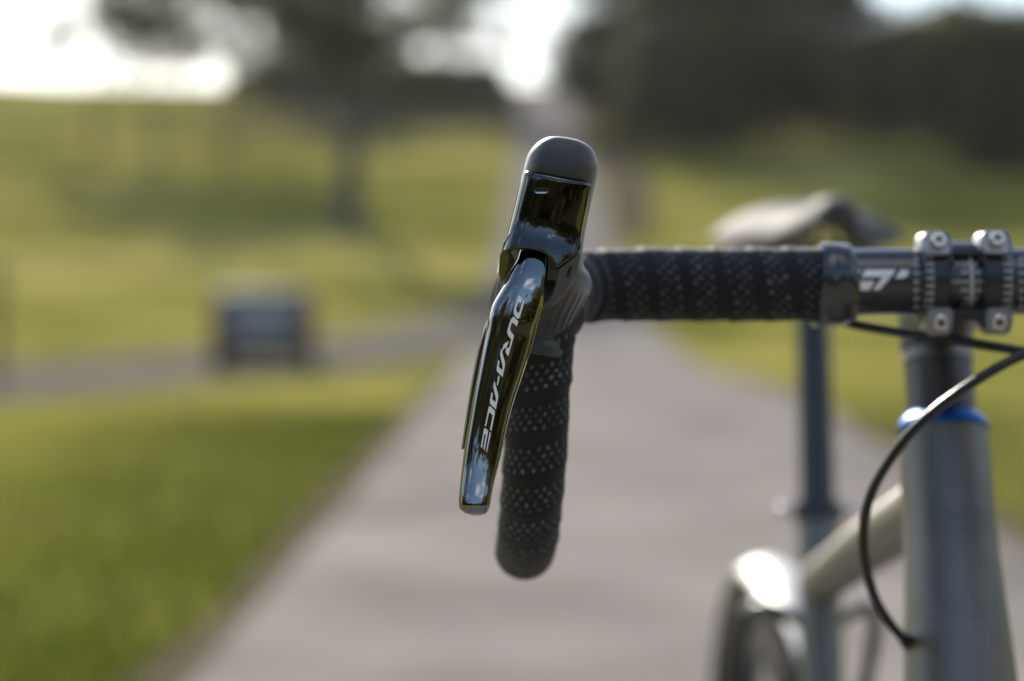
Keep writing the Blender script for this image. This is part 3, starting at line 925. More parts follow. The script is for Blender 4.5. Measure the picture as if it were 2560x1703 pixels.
def arc_piece(mb, x0, x1, a0, a1, r0, r1, n=20, bev=.0008):
    """part of a ring round the bar; angle 0 faces the camera, 90 is up"""
    rings = []
    for k in range(n + 1):
        a = R(a0 + (a1 - a0) * k / n)
        d = Vector((0, -math.cos(a), math.sin(a)))
        o = Vector((0, BY, BZ))
        q = [(x0 + bev, r1), (x1 - bev, r1), (x1, r1 - bev), (x1, r0), (x0, r0), (x0, r1 - bev)]
        rings.append([o + Vector((x, 0, 0)) + d * r_ for x, r_ in q])
    mb.rings(rings)
def XB(dx, d=.927): return (dx * DS - CX) / F_PX * d
fp = MB()
lb, rb = (XB(2127), XB(2189)), (XB(2266), XB(2331))
for x0, x1 in (lb, rb): arc_piece(fp, x0, x1, -88, 88, .0161, .0196, 32)
arc_piece(fp, lb[1] - .0006, rb[0] + .0006, 42, 86, .0161, .0192, 14)       # upper bridge
arc_piece(fp, lb[1] - .0006, rb[0] + .0006, -86, -50, .0161, .0192, 14)     # lower bridge
# the window's chamfered corners
for xa, sgn in ((lb[1], 1), (rb[0], -1)):
    for b0, b1 in ((28, 43), (-51, -33)):
        lo, hi = (b0, b1) if b0 > 0 else (b1, b0)
        arc_piece(fp, min(xa - sgn * .0004, xa + sgn * .0022), max(xa - sgn * .0004, xa + sgn * .0022), min(lo, hi), max(lo, hi), .0161, .0188, 5)
faceplate = part(fp, 'faceplate', M['stem'], stem, angle=35)
# knurled size marks printed on the clamp bands
for x in (lb[0] + .0024, rb[1] - .0024):
    km = MB()
    for k in range(9):
        a = R(44 - k * 10.2); d = Vector((0, -math.cos(a), math.sin(a)))
        tdir = Vector((0, math.sin(a), math.cos(a)))
        o = Vector((x, BY, BZ)) + d * .01967
        for du, l0, l1 in ((0, -.0012, .0012),):
            km.add([o + Vector((-.0019, 0, 0)) - tdir * .0005, o + Vector((.0012, 0, 0)) - tdir * .0005, o + Vector((.0012, 0, 0)) + tdir * .0005, o + Vector((-.0019, 0, 0)) + tdir * .0005], [(0, 1, 2, 3)])
            km.add([o + Vector((.0012, 0, 0)) - tdir * .0013, o + Vector((.0019, 0, 0)) - tdir * .0013, o + Vector((.0019, 0, 0)) + tdir * .0013, o + Vector((.0012, 0, 0)) + tdir * .0013], [(0, 1, 2, 3)])
    tag(part(km, 'clamp_marks', M['scale'], stem, smooth=False), kind='stuff')

def lug(xa, xb, ya, yb, top):
    """silver lug carrying a bolt, its front face tipped up (top) or down (bottom)"""
    mb = MB(); d0 = .9275
    x0, x1 = XB(xa), XB(xb)
    z1 = CAM_H - (ya * DS - HY) / F_PX * d0; z0 = CAM_H - (yb * DS - HY) / F_PX * d0
    cx_, cz_, hw, hh = (x0 + x1) / 2, (z0 + z1) / 2, (x1 - x0) / 2, (z1 - z0) / 2
    rings = []
    tilt = 0.46 if top else -0.10
    for dep, s in ((0.0012, .86), (0.0, .93), (0.0008, 1.0), (.016, 1.0), (.0165, .9)):
        ring = []
        for j in range(32):
            a = 2 * math.pi * j / 32
            c, s_ = math.cos(a), math.sin(a)
            e = .45
            xx = hw * s * math.copysign(abs(c) ** e, c); zz = hh * s * math.copysign(abs(s_) ** e, s_)
            if top and zz > 0: xx *= 1 - .16 * (zz / hh) ** 2
            if not top and zz < 0: xx *= 1 - .22 * (zz / hh) ** 2
            ring.append(Vector((cx_ + xx, d0 + dep + (zz * tilt if dep < .01 else 0), cz_ + zz)))
        rings.append(ring)
    mb.rings(rings)
    return mb, Vector((cx_, d0, cz_)), tilt
def bolt(c, tilt):
    ax = Vector((0, 1, -tilt)).normalized()
    mb = MB(); b0 = c - ax * 0.0013
    mb.lathe(b0, ax, [(.0016, .0014), (.0016, .00165), (.0, .0019), (.0, .0031), (.0006, .0037), (.0040, .0037)], 28)
    return mb, b0, ax
for xa, xb, ya, yb, top, bx, by in ((2122, 2193, 533, 588, True, 2162, 553), (2258, 2331, 531, 586, True, 2297, 549),
                                    (2134, 2197, 707, 773, False, 2166, 743), (2269, 2333, 707, 771, False, 2300, 742)):
    mb, c, tl = lug(xa, xb, ya, yb, top)
    lo = part(mb, 'clamp_lug', M['lug' if True else 'stem'], stem, angle=50)
    bc = Vector((XB(bx), c.y, CAM_H - (by * DS - HY) / F_PX * .9275)); bc.y += (bc.z - c.z) * tl
    mb, b0, ax = bolt(bc, tl)
    part(mb, 'bolt', M['bolt'], stem, angle=35)
    part(MB().lathe(b0 + ax * .0002, ax, [(.0, .00175), (.0012, .0017)], 6), 'hex_socket', M['socket'], stem, smooth=False)
# lower bridge with its arch between the two bottom lugs
ar = MB(); out = []
for xd, yd in ((2196, 712), (2270, 712), (2270, 760), (2262, 757), (2254, 746), (2243, 738), (2230, 735), (2218, 739), (2208, 750), (2200, 764), (2196, 768)):
    out.append((xd, yd))
ar.prism(out, 0.010, lambda a, b, c: W(a, b, .9285 + c))
part(ar, 'lower_bridge', M['stem'], stem, smooth=False, mods=[('BEVEL', dict(width=.0007, segments=2))])

# --- steerer spacers, headset, head tube
def on_axis(k): return SB + AX * k
part(MB().lathe(on_axis(.0212), AX, [(0, .0150), (.0004, .0181), (.0068, .0183), (.0074, .0176)], 40), 'spacer', M['ti'], angle=35)
part(MB().lathe(on_axis(.0288), AX, [(0, .0150), (.0005, .0178), (.0290, .0178), (.0305, .0178)], 40), 'spacer', M['spacer'], angle=35)
part(MB().lathe(on_axis(.0555), AX, [(0, .0150), (.0004, .0182), (.0045, .0222), (.0068, .0236), (.0092, .0240), (.0100, .0236)], 48), 'headset_cap', M['blue'], angle=45)
HT0, HT1 = .0657, .215
def ht_r(k): return 0.02335 + 0.0050 * sstep(.04, .150, k - HT0)
prof = [(HT0 + (HT1 - HT0) * i / 30, ht_r(HT0 + (HT1 - HT0) * i / 30)) for i in range(31)]
head_tube = part(MB().lathe(SB, AX, [(prof[0][0], .0215)] + prof + [(prof[-1][0], .024)], 56), 'head_tube', M['ti'], angle=45)
# etched badge: a lettered band over a round crest
bd = MB()
def on_ht(ang, k, lift=.00006):
    u = Vector((1, 0, 0)); f = u.cross(AX).normalized()
    if f.y > 0: f = -f
    r_ = ht_r(k) + lift
    return SB + AX * k + (u * math.sin(ang) + f * math.cos(ang)) * r_
def ht_strip(a0, a1, k0, k1, n=12):
    for i in range(n):
        p, q = a0 + (a1 - a0) * i / n, a0 + (a1 - a0) * (i + 1) / n
        bd.add([on_ht(p, k0), on_ht(q, k0), on_ht(q, k1), on_ht(p, k1)], [(0, 1, 2, 3)])
ht_strip(-.75, .95, .1105, .1113); ht_strip(-.75, .95, .1225, .1233)
for i in range(13):
    a = -.70 + i * .125
    ht_strip(a, a + .03, .1128, .1212, 1)
    if i % 2 == 0: ht_strip(a, a + .085, .1128, .1138, 2)
    if i % 3 == 0: ht_strip(a, a + .085, .1202, .1212, 2)
for rr, wd_ in ((.0185, .0007), (.0145, .0005)):
    n = 48
    for i in range(n):
        a, b = 2*math.pi*i/n, 2*math.pi*(i+1)/n
        def P(t, r_): return on_ht(.10 + r_ * math.sin(t) / .0265, .1465 + r_ * math.cos(t))
        bd.add([P(a, rr), P(b, rr), P(b, rr + wd_), P(a, rr + wd_)], [(0, 1, 2, 3)])
for i in range(9):
    t = 2*math.pi*i/9
    def P(x_, y_): return on_ht(.10 + (x_) / .0265, .1465 + y_)
    c, s = math.cos(t), math.sin(t)
    bd.add([P(.002*c - .0004*s, .002*s + .0004*c), P(.012*c, .012*s), P(.012*c + .0008*s, .012*s - .0008*c), P(.002*c + .0004*s, .002*s - .0004*c)], [(0, 1, 2, 3)])
part(bd, 'etched_badge', M['badge'], head_tube, smooth=False)

# --- frame tubes
SC = Vector((0.2364, 1.52, 0.742))               # seat cluster
STD = Vector((-0.02, -0.2924, -0.9563)).normalized()
BB = SC + STD * 0.49
AXLE_R = Vector((0.2395, 1.815, 0.352))
part(MB().tube([Vector((.2239, 1.020, .858)), Vector((.230, 1.27, .8035)), SC + Vector((0, -.004, .004))], .0172, 28), 'top_tube', M['ti'])
part(MB().tube([on_axis(.195), on_axis(.195).lerp(BB, .5), BB], .0215, 28), 'down_tube', M['ti'])
part(MB().tube([SC - STD * .050, SC, BB], .0162, 28), 'seat_tube', M['ti'])
part(MB().lathe(BB - Vector((.035, 0, 0)), (1, 0, 0), [(0, .018), (.0, .021), (.07, .021), (.07, .018)], 24), 'bottom_bracket', M['ti'])
pc = part(MB().lathe(SC - STD * .066, STD, [(0, .0145), (.001, .0195), (.014, .0195), (.015, .0165)], 32), 'seat_clamp', M['post'])
for s in (-1, 1):
    part(MB().lathe(SC - STD * .060 + Vector((s * .017, 0, 0)), (s, 0, 0), [(0, .0045), (.012, .0045), (.0135, .0035)], 16), 'clamp_bolt', M['bolt'], pc)
seatpost = part(MB().tube([SC - STD * .02, SC - STD * .27], .0137, 28), 'seatpost', M['post'])
for s in (-1, 1):
    c0 = SC + STD * .028 + Vector((s * .012, .010, 0))
    part(MB().tube(spline([c0, c0 + Vector((s * .040, .046, -.006)), AXLE_R + Vector((s * .046, -.13, .20)), AXLE_R + Vector((s * .066, 0, .01))], per=8), lambda t: .0060 - .0008 * t, 14), 'seat_stay', M['post'])
    part(MB().tube(spline([BB + Vector((s * .025, .02, 0)), BB.lerp(AXLE_R, .4) + Vector((s * .038, 0, 0)), AXLE_R + Vector((s * .066, 0, -.005))], per=8), .0092, 14), 'chain_stay', M['ti'])
    part(MB().tube([AXLE_R + Vector((s * .045, -.085, .262)), AXLE_R + Vector((s * .040, -.115, .275))], .008, 14), 'brake_boss', M['bolt'])

# --- wheels
def wheel(name, axle, r_tyre, w_tyre, yaw=0.0):
    rot = Matrix.Rotation(yaw, 3, 'Z'); ax = rot @ Vector((1, 0, 0))
    def torus(R0, prof, n=72):
        rings = []
        for i in range(n):
            a = 2 * math.pi * i / n
            d = rot @ Vector((0, math.cos(a), math.sin(a)))
            rings.append([axle + d * (R0 + q) + ax * p for p, q in prof])
        mb = MB(); m_ = len(prof); fs = []
        for i in range(n):
            for j in range(m_):
                fs.append((i*m_ + j, i*m_ + (j+1) % m_, ((i+1) % n)*m_ + (j+1) % m_, ((i+1) % n)*m_ + j))
        return mb.add([p for r_ in rings for p in r_], fs)
    w2 = w_tyre / 2
    rim = part(torus(r_tyre - w_tyre - .012, [(-w2*.6, .012), (-w2*.62, -.004), (-.006, -.014), (.006, -.014), (w2*.62, -.004), (w2*.6, .012)]), name, M['rim'])
    ty = part(torus(r_tyre - w2, [(w2 * math.cos(2*math.pi*k/16), w2 * math.sin(2*math.pi*k/16)) for k in range(16)]), 'tyre', M['tyre'], rim)
    part(MB().lathe(axle - ax * .05, ax, [(0, .012), (.0, .024), (.008, .024), (.010, .012), (.090, .012), (.092, .024), (.10, .024), (.10, .010)], 20), 'hub', M['rim'], rim)
    sp = MB()
    for i in range(28):
        a = 2*math.pi*i/28; b = a + (.5 if i % 4 < 2 else -.5); s = 1 if i % 2 else -1
        d1 = rot @ Vector((0, math.cos(a), math.sin(a))); d0 = rot @ Vector((0, math.cos(b), math.sin(b)))
        sp.tube([axle + d0 * .022 + ax * s * .044, axle + d1 * (r_tyre - w_tyre - .02)], .0010, 5)
    tag(part(sp, 'spokes', M['steel'], rim), kind='stuff')
    return rim
wheel('rear_wheel', AXLE_R, .354, .045)
AXLE_F = Vector((0.2228, .822, .346))
wheel('front_wheel', AXLE_F, .346, .040)
# mudguard: broad over the wheel, drawn to a narrow tongue in front
mg = MB(); RF = .374; rings = []
for i in range(46):
    phi = R(33 - i * 3.2)
    t = (33 - math.degrees(phi))
    hw = .0065 + .0225 * sstep(1, 27, t)
    d = Vector((0, -math.sin(phi), math.cos(phi)))
    ring = []
    for j in range(13):
        q = -1 + j / 6
        cr_ = .010 + .006 * sstep(8, 30, t)
        ring.append(AXLE_R + d * (RF - cr_ * abs(q) ** 2.2 * (hw / .029)) + Vector((hw * q, 0, 0)))
    rings.append(ring)
mg.rings(rings, close=False, cap0=False, cap1=False)
mgo = part(mg, 'mudguard', M['fender'], angle=60, mods=[('SOLIDIFY', dict(thickness=.0014))])
tag(mgo, 'bright silver mudguard with a narrow front tongue over the rear tyre')

# --- fork (below the frame of the photograph)
cr_pt = on_axis(.232)
fk = MB().lathe(on_axis(.213), AX, [(0, .024), (.001, .028), (.016, .030), (.028, .026)], 32)
fork = part(fk, 'fork', M['ti'])
for s in (-1, 1):
    part(MB().tube(spline([cr_pt + Vector((s * .022, 0, 0)), cr_pt + Vector((s * .040, -.02, -.06)), AXLE_F + Vector((s * .052, .06, .17)), AXLE_F + Vector((s * .052, 0, 0))], per=8), lambda t: .0135 - .004 * t, 16), 'fork_leg', M['ti'], fork)

# --- saddle
sd = MB(); rings = []
NS = 30
def sad(t):
    D = 1.452 + .285 * t
    hw = smooth_interp([(0, .011), (.04, .0185), (.15, .0225), (.35, .029), (.55, .046), (.75, .076), (.88, .088), (.96, .083), (1, .064)], t)
    zc_ = 1.040 + smooth_interp([(0, -.010), (.05, -.002), (.2, .001), (.5, -.003), (.8, .004), (1, .010)], t)
    dr = smooth_interp([(0, .014), (.1, .021), (.4, .023), (.7, .033), (1, .032)], t)
    cx_ = .2395 + .058 * (t * .285)
    return D, hw, zc_, dr, cx_
for i in range(NS + 1):
    t = i / NS; D, hw, zc_, dr, cx_ = sad(t); ring = []
    for j in range(17):
        q = -1 + j / 8
        ring.append(Vector((cx_ + hw * (abs(q) ** .9) * (1 if q > 0 else -1), D, zc_ - dr * abs(q) ** 2.6)))
    for j in range(15):
        q = 1 - (j + 1) / 8
        ring.append(Vector((cx_ + hw * .90 * q, D, zc_ - .010 - (dr - .004) * abs(q) ** 1.7)))
    rings.append(ring)
sd.rings(rings)
saddle = part(sd, 'saddle', M['saddle'], angle=60, mods=[('SUBSURF', dict(levels=1, render_levels=1))])
us = MB(); rings = []
for i in range(3, NS - 1):
    t = i / NS; D, hw, zc_, dr, cx_ = sad(t)
    rings.append([Vector((cx_ + hw * .72 * q, D, zc_ - .0115 - (dr - .001) * abs(q) ** 1.7 - .002)) for q in (-1, -.6, -.2, .2, .6, 1)] + [Vector((cx_ + hw * .6 * q, D, zc_ - .013)) for q in (1, -1)])
us.rings(rings)
part(us, 'saddle_shell', M['saddle_under'], saddle, angle=60)
for s in (-1, 1):
    part(MB().tube(spline([(.2400 + s * .012, 1.475, 1.022), (.2410 + s * .019, 1.53, 1.004), (.2420 + s * .022, 1.57, .996), (.2440 + s * .022, 1.64, .996), (.2460 + s * .026, 1.715, 1.022)], per=8), .0036, 10), 'saddle_rail', M['saddle_under'], saddle)
top = SC - STD * .262
part(MB().box(top + Vector((0, 0, .006)), (.050, .045, .020)), 'saddle_clamp', M['post'], seatpost, mods=[('BEVEL', dict(width=.004, segments=2))])

# --- hoses
hoseA = spline([W(1900, 728, .957), W(1966, 747, .950), W(2050, 762, .944), W(2130, 773, .940), W(2210, 785, .938), W(2300, 800, .937), W(2400, 812, .938), W(2540, 800, .942), W(2640, 760, .955)], per=12)
part(MB().tube(hoseA, .0024, 16), 'brake_hose', M['hose'], angle=80)
hoseB = spline([W(2640, 745, .958), W(2520, 790, .938), W(2420, 800, .925), W(2345, 822, .918), W(2270, 862, .915), W(2190, 915, .915), W(2112, 980, .918), W(2047, 1060, .923), W(2006, 1135, .930), W(1988, 1212, .937), W(1991, 1292, .944), W(2012, 1372, .955), W(2046, 1432, .967), W(2080, 1470, .982), W(2096, 1480, .992)], per=12)
part(MB().tube(hoseB, .0024, 16), 'brake_hose', M['hose'], angle=80)
clip = hoseA[70].lerp(min(hoseB, key=lambda p: (p - hoseA[70]).length), .5)
part(MB().box(clip, (.012, .012, .014)), 'hose_clip', M['hose'], mods=[('BEVEL', dict(width=.003, segments=2))])
part(MB().lathe(W(2086, 1475, .984), (W(2096, 1480, .992) - W(2060, 1450, .972)), [(-.004, .0026), (-.0035, .0031), (-.001, .0031), (-.0005, .0036), (.003, .0040)], 20), 'hose_port', M['stem'], head_tube)

# ------------------------------------------------------------------ shifters
SC_MM = DS * 0.80 / F_PX * 1000.0                # millimetres per displayed pixel at 0.80 m
OX, OY = 1291.0, 315.0
EU, EV = (math.cos(R(10)), math.sin(R(10))), (-math.sin(R(10)), math.cos(R(10)))
def H(u, v, w):
    """hood frame in mm: u across, v down the hood, w towards the camera"""
    x = OX + (u * EU[0] + v * EV[0]) / SC_MM
    y = OY + (u * EU[1] + v * EV[1]) / SC_MM
    return W(x, y, 0.80 - w / 1000.0)

left_u = [(-0.2, 2.0), (0.0, -1.0), (0.6, -4.2), (2, -6.8), (4, -9.0), (9, -11.8), (18, -12.6), (36, -13.9), (45, -14.6), (52, -15.6), (62, -16.0), (74, -16.3), (88, -14.6)]
right_u = [(-0.2, 2.6), (0.0, 6.0), (0.6, 9.4), (2, 12.4), (4, 14.6), (9, 16.8), (18, 16.8), (36, 16.3), (45, 16.8), (49, 17.6), (52, 20.4), (56, 22.6), (61, 22.3), (66, 20.6), (72, 18.6), (79, 17.2), (88, 16.6)]
front_w = [(-0.2, -9), (0.0, -6.5), (0.6, -4.6), (2, -2.6), (4, -1.0), (9, 0.8), (15, 1.4), (17, 0.2), (36, .4), (46, -1), (52, -9), (60, -24), (70, -40), (79, -48), (88, -47.5)]
back_w = [(-0.2, -11), (0.0, -14), (0.6, -17), (2, -21), (4, -25), (9, -33), (18, -47), (36, -70), (45, -84), (52, -94), (62, -101), (70, -100), (79, -93), (88, -87)]
levels = [-0.2, 0, .25, .6, 1.2, 2, 3, 4, 5.5, 7, 9, 11.5, 14, 16, 18, 22, 27, 32, 36, 40, 44, 47, 50, 52, 54, 56, 58.5, 61, 64, 67, 70, 73, 76, 79, 82, 84.5, 86]
def hood_ring(v, inset=0.0, n=56):
    l, r_ = smooth_interp(left_u, v) + inset, smooth_interp(right_u, v) - inset
    f, b = smooth_interp(front_w, v) - inset, smooth_interp(back_w, v) + inset
    ring = []
    for j in range(n):
        a = 2 * math.pi * j / n
        c, s = math.cos(a), math.sin(a)
        e = 2 / (2.9 if v < 50 else 2.4)
        ring.append(H((l + r_) / 2 + (r_ - l) / 2 * math.copysign(abs(c) ** e, c), v,
                      (f + b) / 2 + (f - b) / 2 * math.copysign(abs(s) ** e, s)))
    return ring

def shifter(side):
    fix = (lambda p: p) if side > 0 else mir
    def fin(mb):
        if side < 0: mb.v = [tuple(mir(Vector(v))) for v in mb.v]
        return mb
    # bracket body: the dark core the lever turns in, with its two cheeks
    core = MB()
    rings = []
    for v, l, r_, f, b in ((40, -12, 13, -4, -30), (47, -13.2, 13.5, -13, -36), (54, -13.4, 13.5, -19, -40), (61, -11.5, 11.5, -21, -42), (67, -8, 7, -25, -42), (70, -5, 3, -28, -40)):
        rings.append([H(l + (r_ - l) * q, v, w) for q, w in ((0, b), (.0, f - 3), (.12, f), (.88, f), (1, f - 3), (1, b))])
    core.rings(rings)
    body = part(fin(core), 'shifter', M['cavity'], angle=40)
    if side > 0: tag(body, 'shifter in sharp focus with glossy black lever and cover')
    # rubber hood
    hd = MB().rings([hood_ring(v) for v in levels])
    part(fin(hd), 'hood', M['rubber'], body, angle=80)
    # small moulded plug on the crown of the hood
    pg = MB(); o = []
    for k in range(20):
        a = 2*math.pi*k/20
        o.append((4.2 + 3.3 * math.copysign(abs(math.cos(a)) ** .5, math.cos(a)), -9.5 + 3.6 * math.copysign(abs(math.sin(a)) ** .5, math.sin(a))))
    pg.prism(o, 1.0, lambda a, b, c: H(a, .35 - c * .55 + .02 * (a - 4.2) ** 2 + max(0, b + 7.5) * .28, b))
    part(fin(pg), 'hood_plug', M['rubber'], body, angle=40, mods=[('BEVEL', dict(width=.0004, segments=2, limit_method='ANGLE'))])
    # lip where the hood ends on the drop
    lp = MB()
    lp.rings([hood_ring(v, i) for v, i in ((81, -.1), (82.5, -1.0), (85.5, -1.3), (87.6, -1.0), (88.2, 0.6))])
    part(fin(lp), 'hood_lip', M['rubber'], body, angle=80)
    # ribs under the hood
    rb_ = MB()
    for k in range(15):
        s0 = .05 + .9 * k / 14
        pts = []
        for q in range(9):
            v = 59.5 + 19.5 * q / 8 + 3.2 * (s0 - .5)
            l, r_ = smooth_interp(left_u, v), smooth_interp(right_u, v)
            f, b = smooth_interp(front_w, v), smooth_interp(back_w, v)
            th = math.pi * (1 - s0) + .10 * (1 - q / 8) * (1 - s0)
            c, s = math.cos(th), math.sin(th); e = 2 / 2.4
            pts.append(H((l + r_) / 2 + (r_ - l) / 2 * math.copysign(abs(c) ** e, c) * 1.0, v, (f + b) / 2 + (f - b) / 2 * abs(s) ** e + .05))
        rb_.tube(pts, lambda t: .00052 * math.sin(math.pi * min(.97, max(.03, t))) ** .5 + .00003, 6)
    tag(part(fin(rb_), 'grip_ribs', M['rubber'], body, angle=80), kind='stuff')
    # glossy cover
    vb = [(-15, 50.6), (-12.5, 49.8), (-10.5, 48.4), (-7.7, 47.3), (-4, 46.6), (-.5, 46.6), (2.4, 47.3), (5, 48.7), (6.8, 50.3), (8.1, 52.2), (9.2, 51.4), (13.9, 45.8), (15.6, 43)]
    prof = [(-1.0, -9.5), (-.97, -6.6), (-.90, -3.9), (-.78, -1.9), (-.60, -.75), (-.35, -.15), (-.05, .15), (.12, .24), (.45, -.08), (.75, -.75), (.88, -1.5), (.95, -2.6), (1.0, -5.0)]
    fw = [(15.7, .9), (16.2, 1.9), (17, 2.35), (22, 2.42), (30, 2.3), (36, 2.2), (39, 2.45), (42, 3.0), (45, 3.8), (48, 4.5), (53, 5.4)]
    cov = MB(); rows_ = []
    NSX, NT = 44, 30
    for i in range(NT + 1):
        row = []
        for j in range(NSX + 1):
            s = -1 + 2 * j / NSX
            s = math.copysign(abs(s) ** .85, s)
            t = i / NT
            u0 = interp([(-1, -13.0), (1, 15.3)], s)
            vtop = 15.7 + 2.4 * max(0, (abs(s) - .86) / .14) ** 2
            v = vtop + (smooth_interp(vb, u0) - vtop) * t
            lu, ru = smooth_interp(left_u, v) - .15, min(15.5, smooth_interp(right_u, v) - 1.0)
            u = (lu + ru) / 2 + (ru - lu) / 2 * s
            depth = smooth_interp(prof, s)
            row.append(H(u, v, smooth_interp(fw, v) + depth))
        rows_.append(row)
    cov.rings(rows_, close=False, cap0=False, cap1=False)
    part(fin(cov), 'cover', M['cover'], body, angle=180, mods=[('SOLIDIFY', dict(thickness=.0016, offset=-1 if side > 0 else 1))])
    # slot in the cover: dark recess over a bright sill
    sl = MB()
    def slot(du, dv, hw, hh, n=24):
        o = []
        for k in range(n):
            a = 2*math.pi*k/n; c, s = math.cos(a), math.sin(a)
            o.append((du + (hw - hh) * (1 if c > 0 else -1) + hh * c, dv + hh * s))
        return o
    tilt = math.tan(R(10))
    sl.prism(slot(-3.9, 22.3, 2.9, .85), .9, lambda a, b, c: H(a, b - (a + 3.9) * tilt, 2.62 + c * .30 + .05))
    part(fin(sl), 'slot', M['cavity'], body, smooth=False)
    sl = MB()
    sl.prism([(-6.6, 22.9), (-6.2, 23.3), (-1.6, 23.3), (-1.2, 22.9), (-1.5, 23.55), (-2.2, 23.95), (-5.6, 23.95), (-6.3, 23.55)], .5, lambda a, b, c: H(a, b - (a + 3.9) * tilt, 2.80 + c * .35 + (b - 23) * .25))
    part(fin(sl), 'slot_sill', M['bolt'], body, smooth=False)
    # cheeks
    ck = MB()
    outR = [(8.3, 53.0), (11, 49.6), (13.9, 46.4), (15.4, 44.2), (16.1, 46), (15.9, 52), (14.6, 58), (12.2, 63.2), (9.0, 67.2), (5.2, 69.6), (4.4, 68.6), (7.2, 65), (8.3, 60)]
    ck.prism(outR, 7.0, lambda a, b, c: H(a, b, 2.4 - (a - 8) * .62 - (b - 45) * .45 - c * 1.6))
    cheek = part(fin(ck), 'cheek_plate', M['bracket'], body, angle=30, mods=[('BEVEL', dict(width=.0006, segments=2, limit_method='ANGLE'))])
    ho = MB(); o = []
    for k in range(20):
        a = 2*math.pi*k/20
        x_, y_ = .75 * math.cos(a), 2.5 * math.sin(a)
        o.append((12.9 + x_ * .90 + y_ * -.10, 53.2 + y_))
    ho.prism(o, .6, lambda a, b, c: H(a, b, 2.4 - (a - 8) * .62 - (b - 45) * .45 + .22 - c))
    part(fin(ho), 'pivot_hole', M['cavity'], body, smooth=False)
    ck = MB()
    outL = [(-13.4, 41.8), (-15.6, 46.2), (-15.9, 52), (-15.2, 58.5), (-13.6, 62.4), (-12.2, 60), (-12.0, 52), (-12.4, 50.2), (-13.2, 48)]
    ck.prism(outL, 7.0, lambda a, b, c: H(a, b, -2.2 + (a + 14) * .9 - (b - 45) * .25 - c * 1.4))
    part(fin(ck), 'cheek_plate', M['cover'], body, angle=30, mods=[('BEVEL', dict(width=.0005, segments=2, limit_method='ANGLE'))])

    # lever blade
    Lx = [(575, 1196), (596, 1190), (617, 1178), (644, 1166), (667, 1152), (701, 1133), (729, 1124), (758, 1119), (811, 1108), (860, 1098.5), (915, 1088), (979, 1077.5), (1037, 1068), (1117, 1059), (1150, 1056), (1165, 1056.6), (1175, 1061), (1182, 1071), (1187, 1089)]
    Rx = [(575, 1259), (596, 1262), (617, 1262.5), (644, 1260), (667, 1257), (701, 1251), (729, 1243.5), (758, 1236), (811, 1221.5), (860, 1206), (915, 1187), (979, 1169), (1037, 1156), (1117, 1136), (1150, 1130), (1165, 1127), (1175, 1123.5), (1182, 1118), (1187, 1106)]
    Dp = [(575, .8022), (596, .8008), (640, .7986), (690, .7970), (730, .7964), (780, .7963), (860, .7957), (950, .7949), (1030, .7940), (1070, .7931), (1110, .7917), (1150, .7901), (1166, .7897), (1175, .7903), (1182, .7918), (1187, .795)]
    bp_ = [(-1.0, -10.0), (-.985, -7.4), (-.95, -4.9), (-.86, -2.6), (-.74, -1.55), (-.58, -.75), (-.40, -.25), (-.2, 0), (.1, -.05), (.4, -.22), (.66, -.48), (.80, -.72), (.84, -.95), (.90, -2.2), (.97, -4.0), (1.0, -6.0)]
    ylev = [575 + 3 * k for k in range(197)] + [1166, 1170, 1174, 1177.5, 1180.5, 1183, 1185, 1186.4, 1187]
    NB = 84
    svals = []
    for j in range(NB + 1):
        s = -1 + 2 * j / NB
        svals.append(math.copysign(abs(s) ** .85, s))
    def blade(s, y, lift=0.0):
        l, r_ = smooth_interp(Lx, y), smooth_interp(Rx, y)
        wscale = min(1.0, (r_ - l) / 95.0)
        # the kinked shoulder of the blade: a shallow valley left of the lettering
        val = -.75 * math.exp(-((s + .42) / .16) ** 2) * sstep(640, 720, y) * sstep(1060, 960, y)
        d = smooth_interp(Dp, y) - (smooth_interp(bp_, s) * wscale + val + lift) / 1000.0
        return W(l + (r_ - l) * (s + 1) / 2, y, d)
    bl = MB(); rings = []
    for y in ylev:
        front = [blade(s, y) for s in svals]
        l, r_ = smooth_interp(Lx, y), smooth_interp(Rx, y)
        d = smooth_interp(Dp, y)
        bk = 0.0075 * min(1.0, (r_ - l) / 95.0)
        back = [W(l + (r_ - l) * q, y, d + bk + .001 * math.sin(math.pi * q)) for q in (.96, .8, .6, .4, .2, .04)]
        rings.append(front + back)
    bl.rings(rings)
    part(fin(bl), 'lever_blade', M['lever'], body, angle=70)

    # lettering down the blade
    def ca(pts): return [((1230 + x * .12755) / DS, (720 + y * .12755) / DS) for x, y in pts]
    def cb(pts, dx=0, dy=0): return [((1180 + x * .14025 + dx) / DS, (920 + y * .14025 + dy) / DS) for x, y in pts]
    let_a = [(398, 225), (465, 460), (470, 520), (425, 740), (325, 640), (318, 585), (348, 430), (370, 462), (358, 558), (420, 617), (428, 550), (378, 335)]
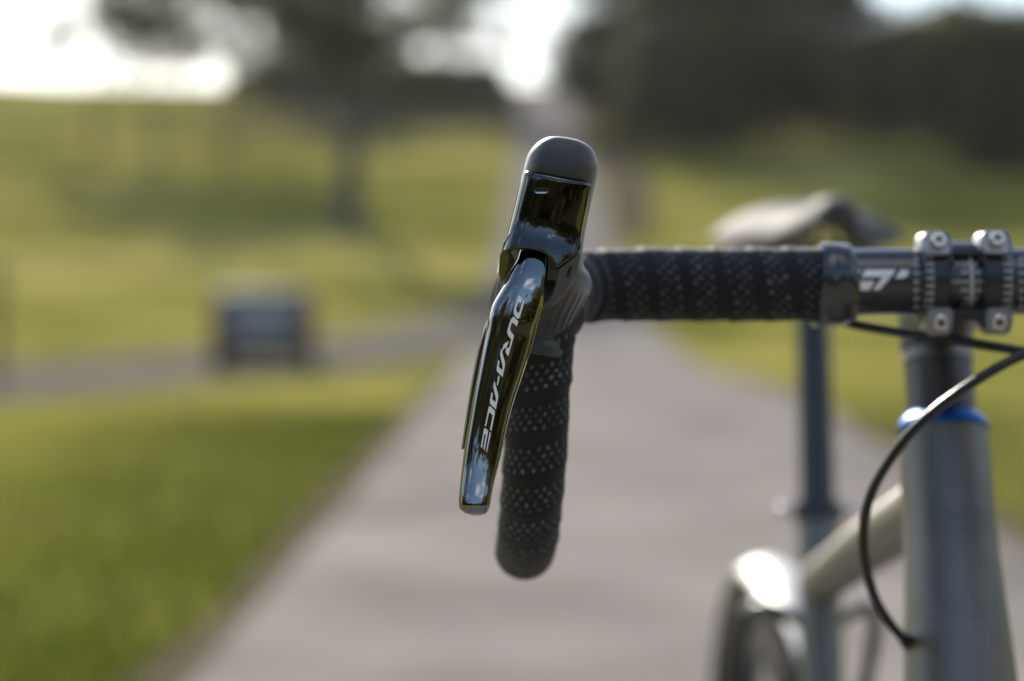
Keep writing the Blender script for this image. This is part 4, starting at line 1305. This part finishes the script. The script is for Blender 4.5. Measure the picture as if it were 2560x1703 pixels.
    outlines = [
        ca([(522, 140), (590, 205), (558, 302), (514, 258), (473, 400), (476, 440), (495, 475), (528, 492), (612, 232), (638, 262), (545, 575), (525, 605), (495, 600), (440, 540), (424, 490), (428, 420)]),
        ca([(408, 570), (432, 566), (515, 655), (487, 755), (402, 677), (378, 700), (353, 800), (362, 842), (432, 935), (318, 1340), (268, 1270), (266, 1235), (292, 1158), (330, 1190), (375, 1012), (335, 960), (308, 915), (300, 860), (306, 810), (372, 610)]),
        ca([(330, 1035), (308, 1115), (285, 1155), (218, 1210), (177, 1300), (228, 1105)]),
        cb(let_a, 16.8, -80.7),
        cb([(472, 135), (495, 155), (460, 320), (442, 290)]),
        cb(let_a),
        cb([(300, 690), (320, 680), (408, 765), (405, 830), (345, 1125), (320, 1100), (368, 860), (365, 840), (318, 790), (300, 810), (250, 1045), (230, 1030)]),
        cb([(215, 1085), (155, 1410), (178, 1428), (220, 1185), (250, 1180), (203, 1435), (223, 1470), (290, 1120), (238, 1072)]),
        cb([(318, 1140), (336, 1160), (265, 1500), (250, 1490)])]
    from mathutils.geometry import tessellate_polygon
    tx = MB()
    def place(q):
        l, r_ = smooth_interp(Lx, q.y), smooth_interp(Rx, q.y)
        return blade((q.x - l) / (r_ - l) * 2 - 1, q.y, .10)
    for o in outlines:
        P = [Vector((x, y, 0)) for x, y in o]
        tris = [[P[i] for i in t] for t in tessellate_polygon([P])]
        for _ in range(3):
            nxt = []
            for a, b, c in tris:
                ab, bc, ca_ = (a + b) / 2, (b + c) / 2, (c + a) / 2
                nxt += [[a, ab, ca_], [ab, b, bc], [ca_, bc, c], [ab, bc, ca_]]
            tris = nxt
        for t in tris: tx.add([place(q) for q in t], [(0, 1, 2)])
    if side > 0:
        part(fin(tx), 'lettering', M['print'], body, smooth=False)

    # shift paddle behind the blade
    pdl = MB(); rings = []
    for k in range(25):
        y = 735 + 299 * k / 24
        xl = smooth_interp([(735, 1122), (760, 1112), (800, 1101), (880, 1085), (970, 1071), (1034, 1061.5)], y)
        xr = smooth_interp(Lx, y) + 34
        wob = .0003 * math.sin(y * .55)
        rings.append([W(xl, y, .8105 + wob), W(xl + 4, y, .8085 + wob), W(xr, y, .8080), W(xr, y, .8115), W(xl + 4, y, .8125)])
    pdl.rings(rings)
    part(fin(pdl), 'shift_paddle', M['paddle'], body, angle=50)
    return body
shifter(1)
shifter(-1)
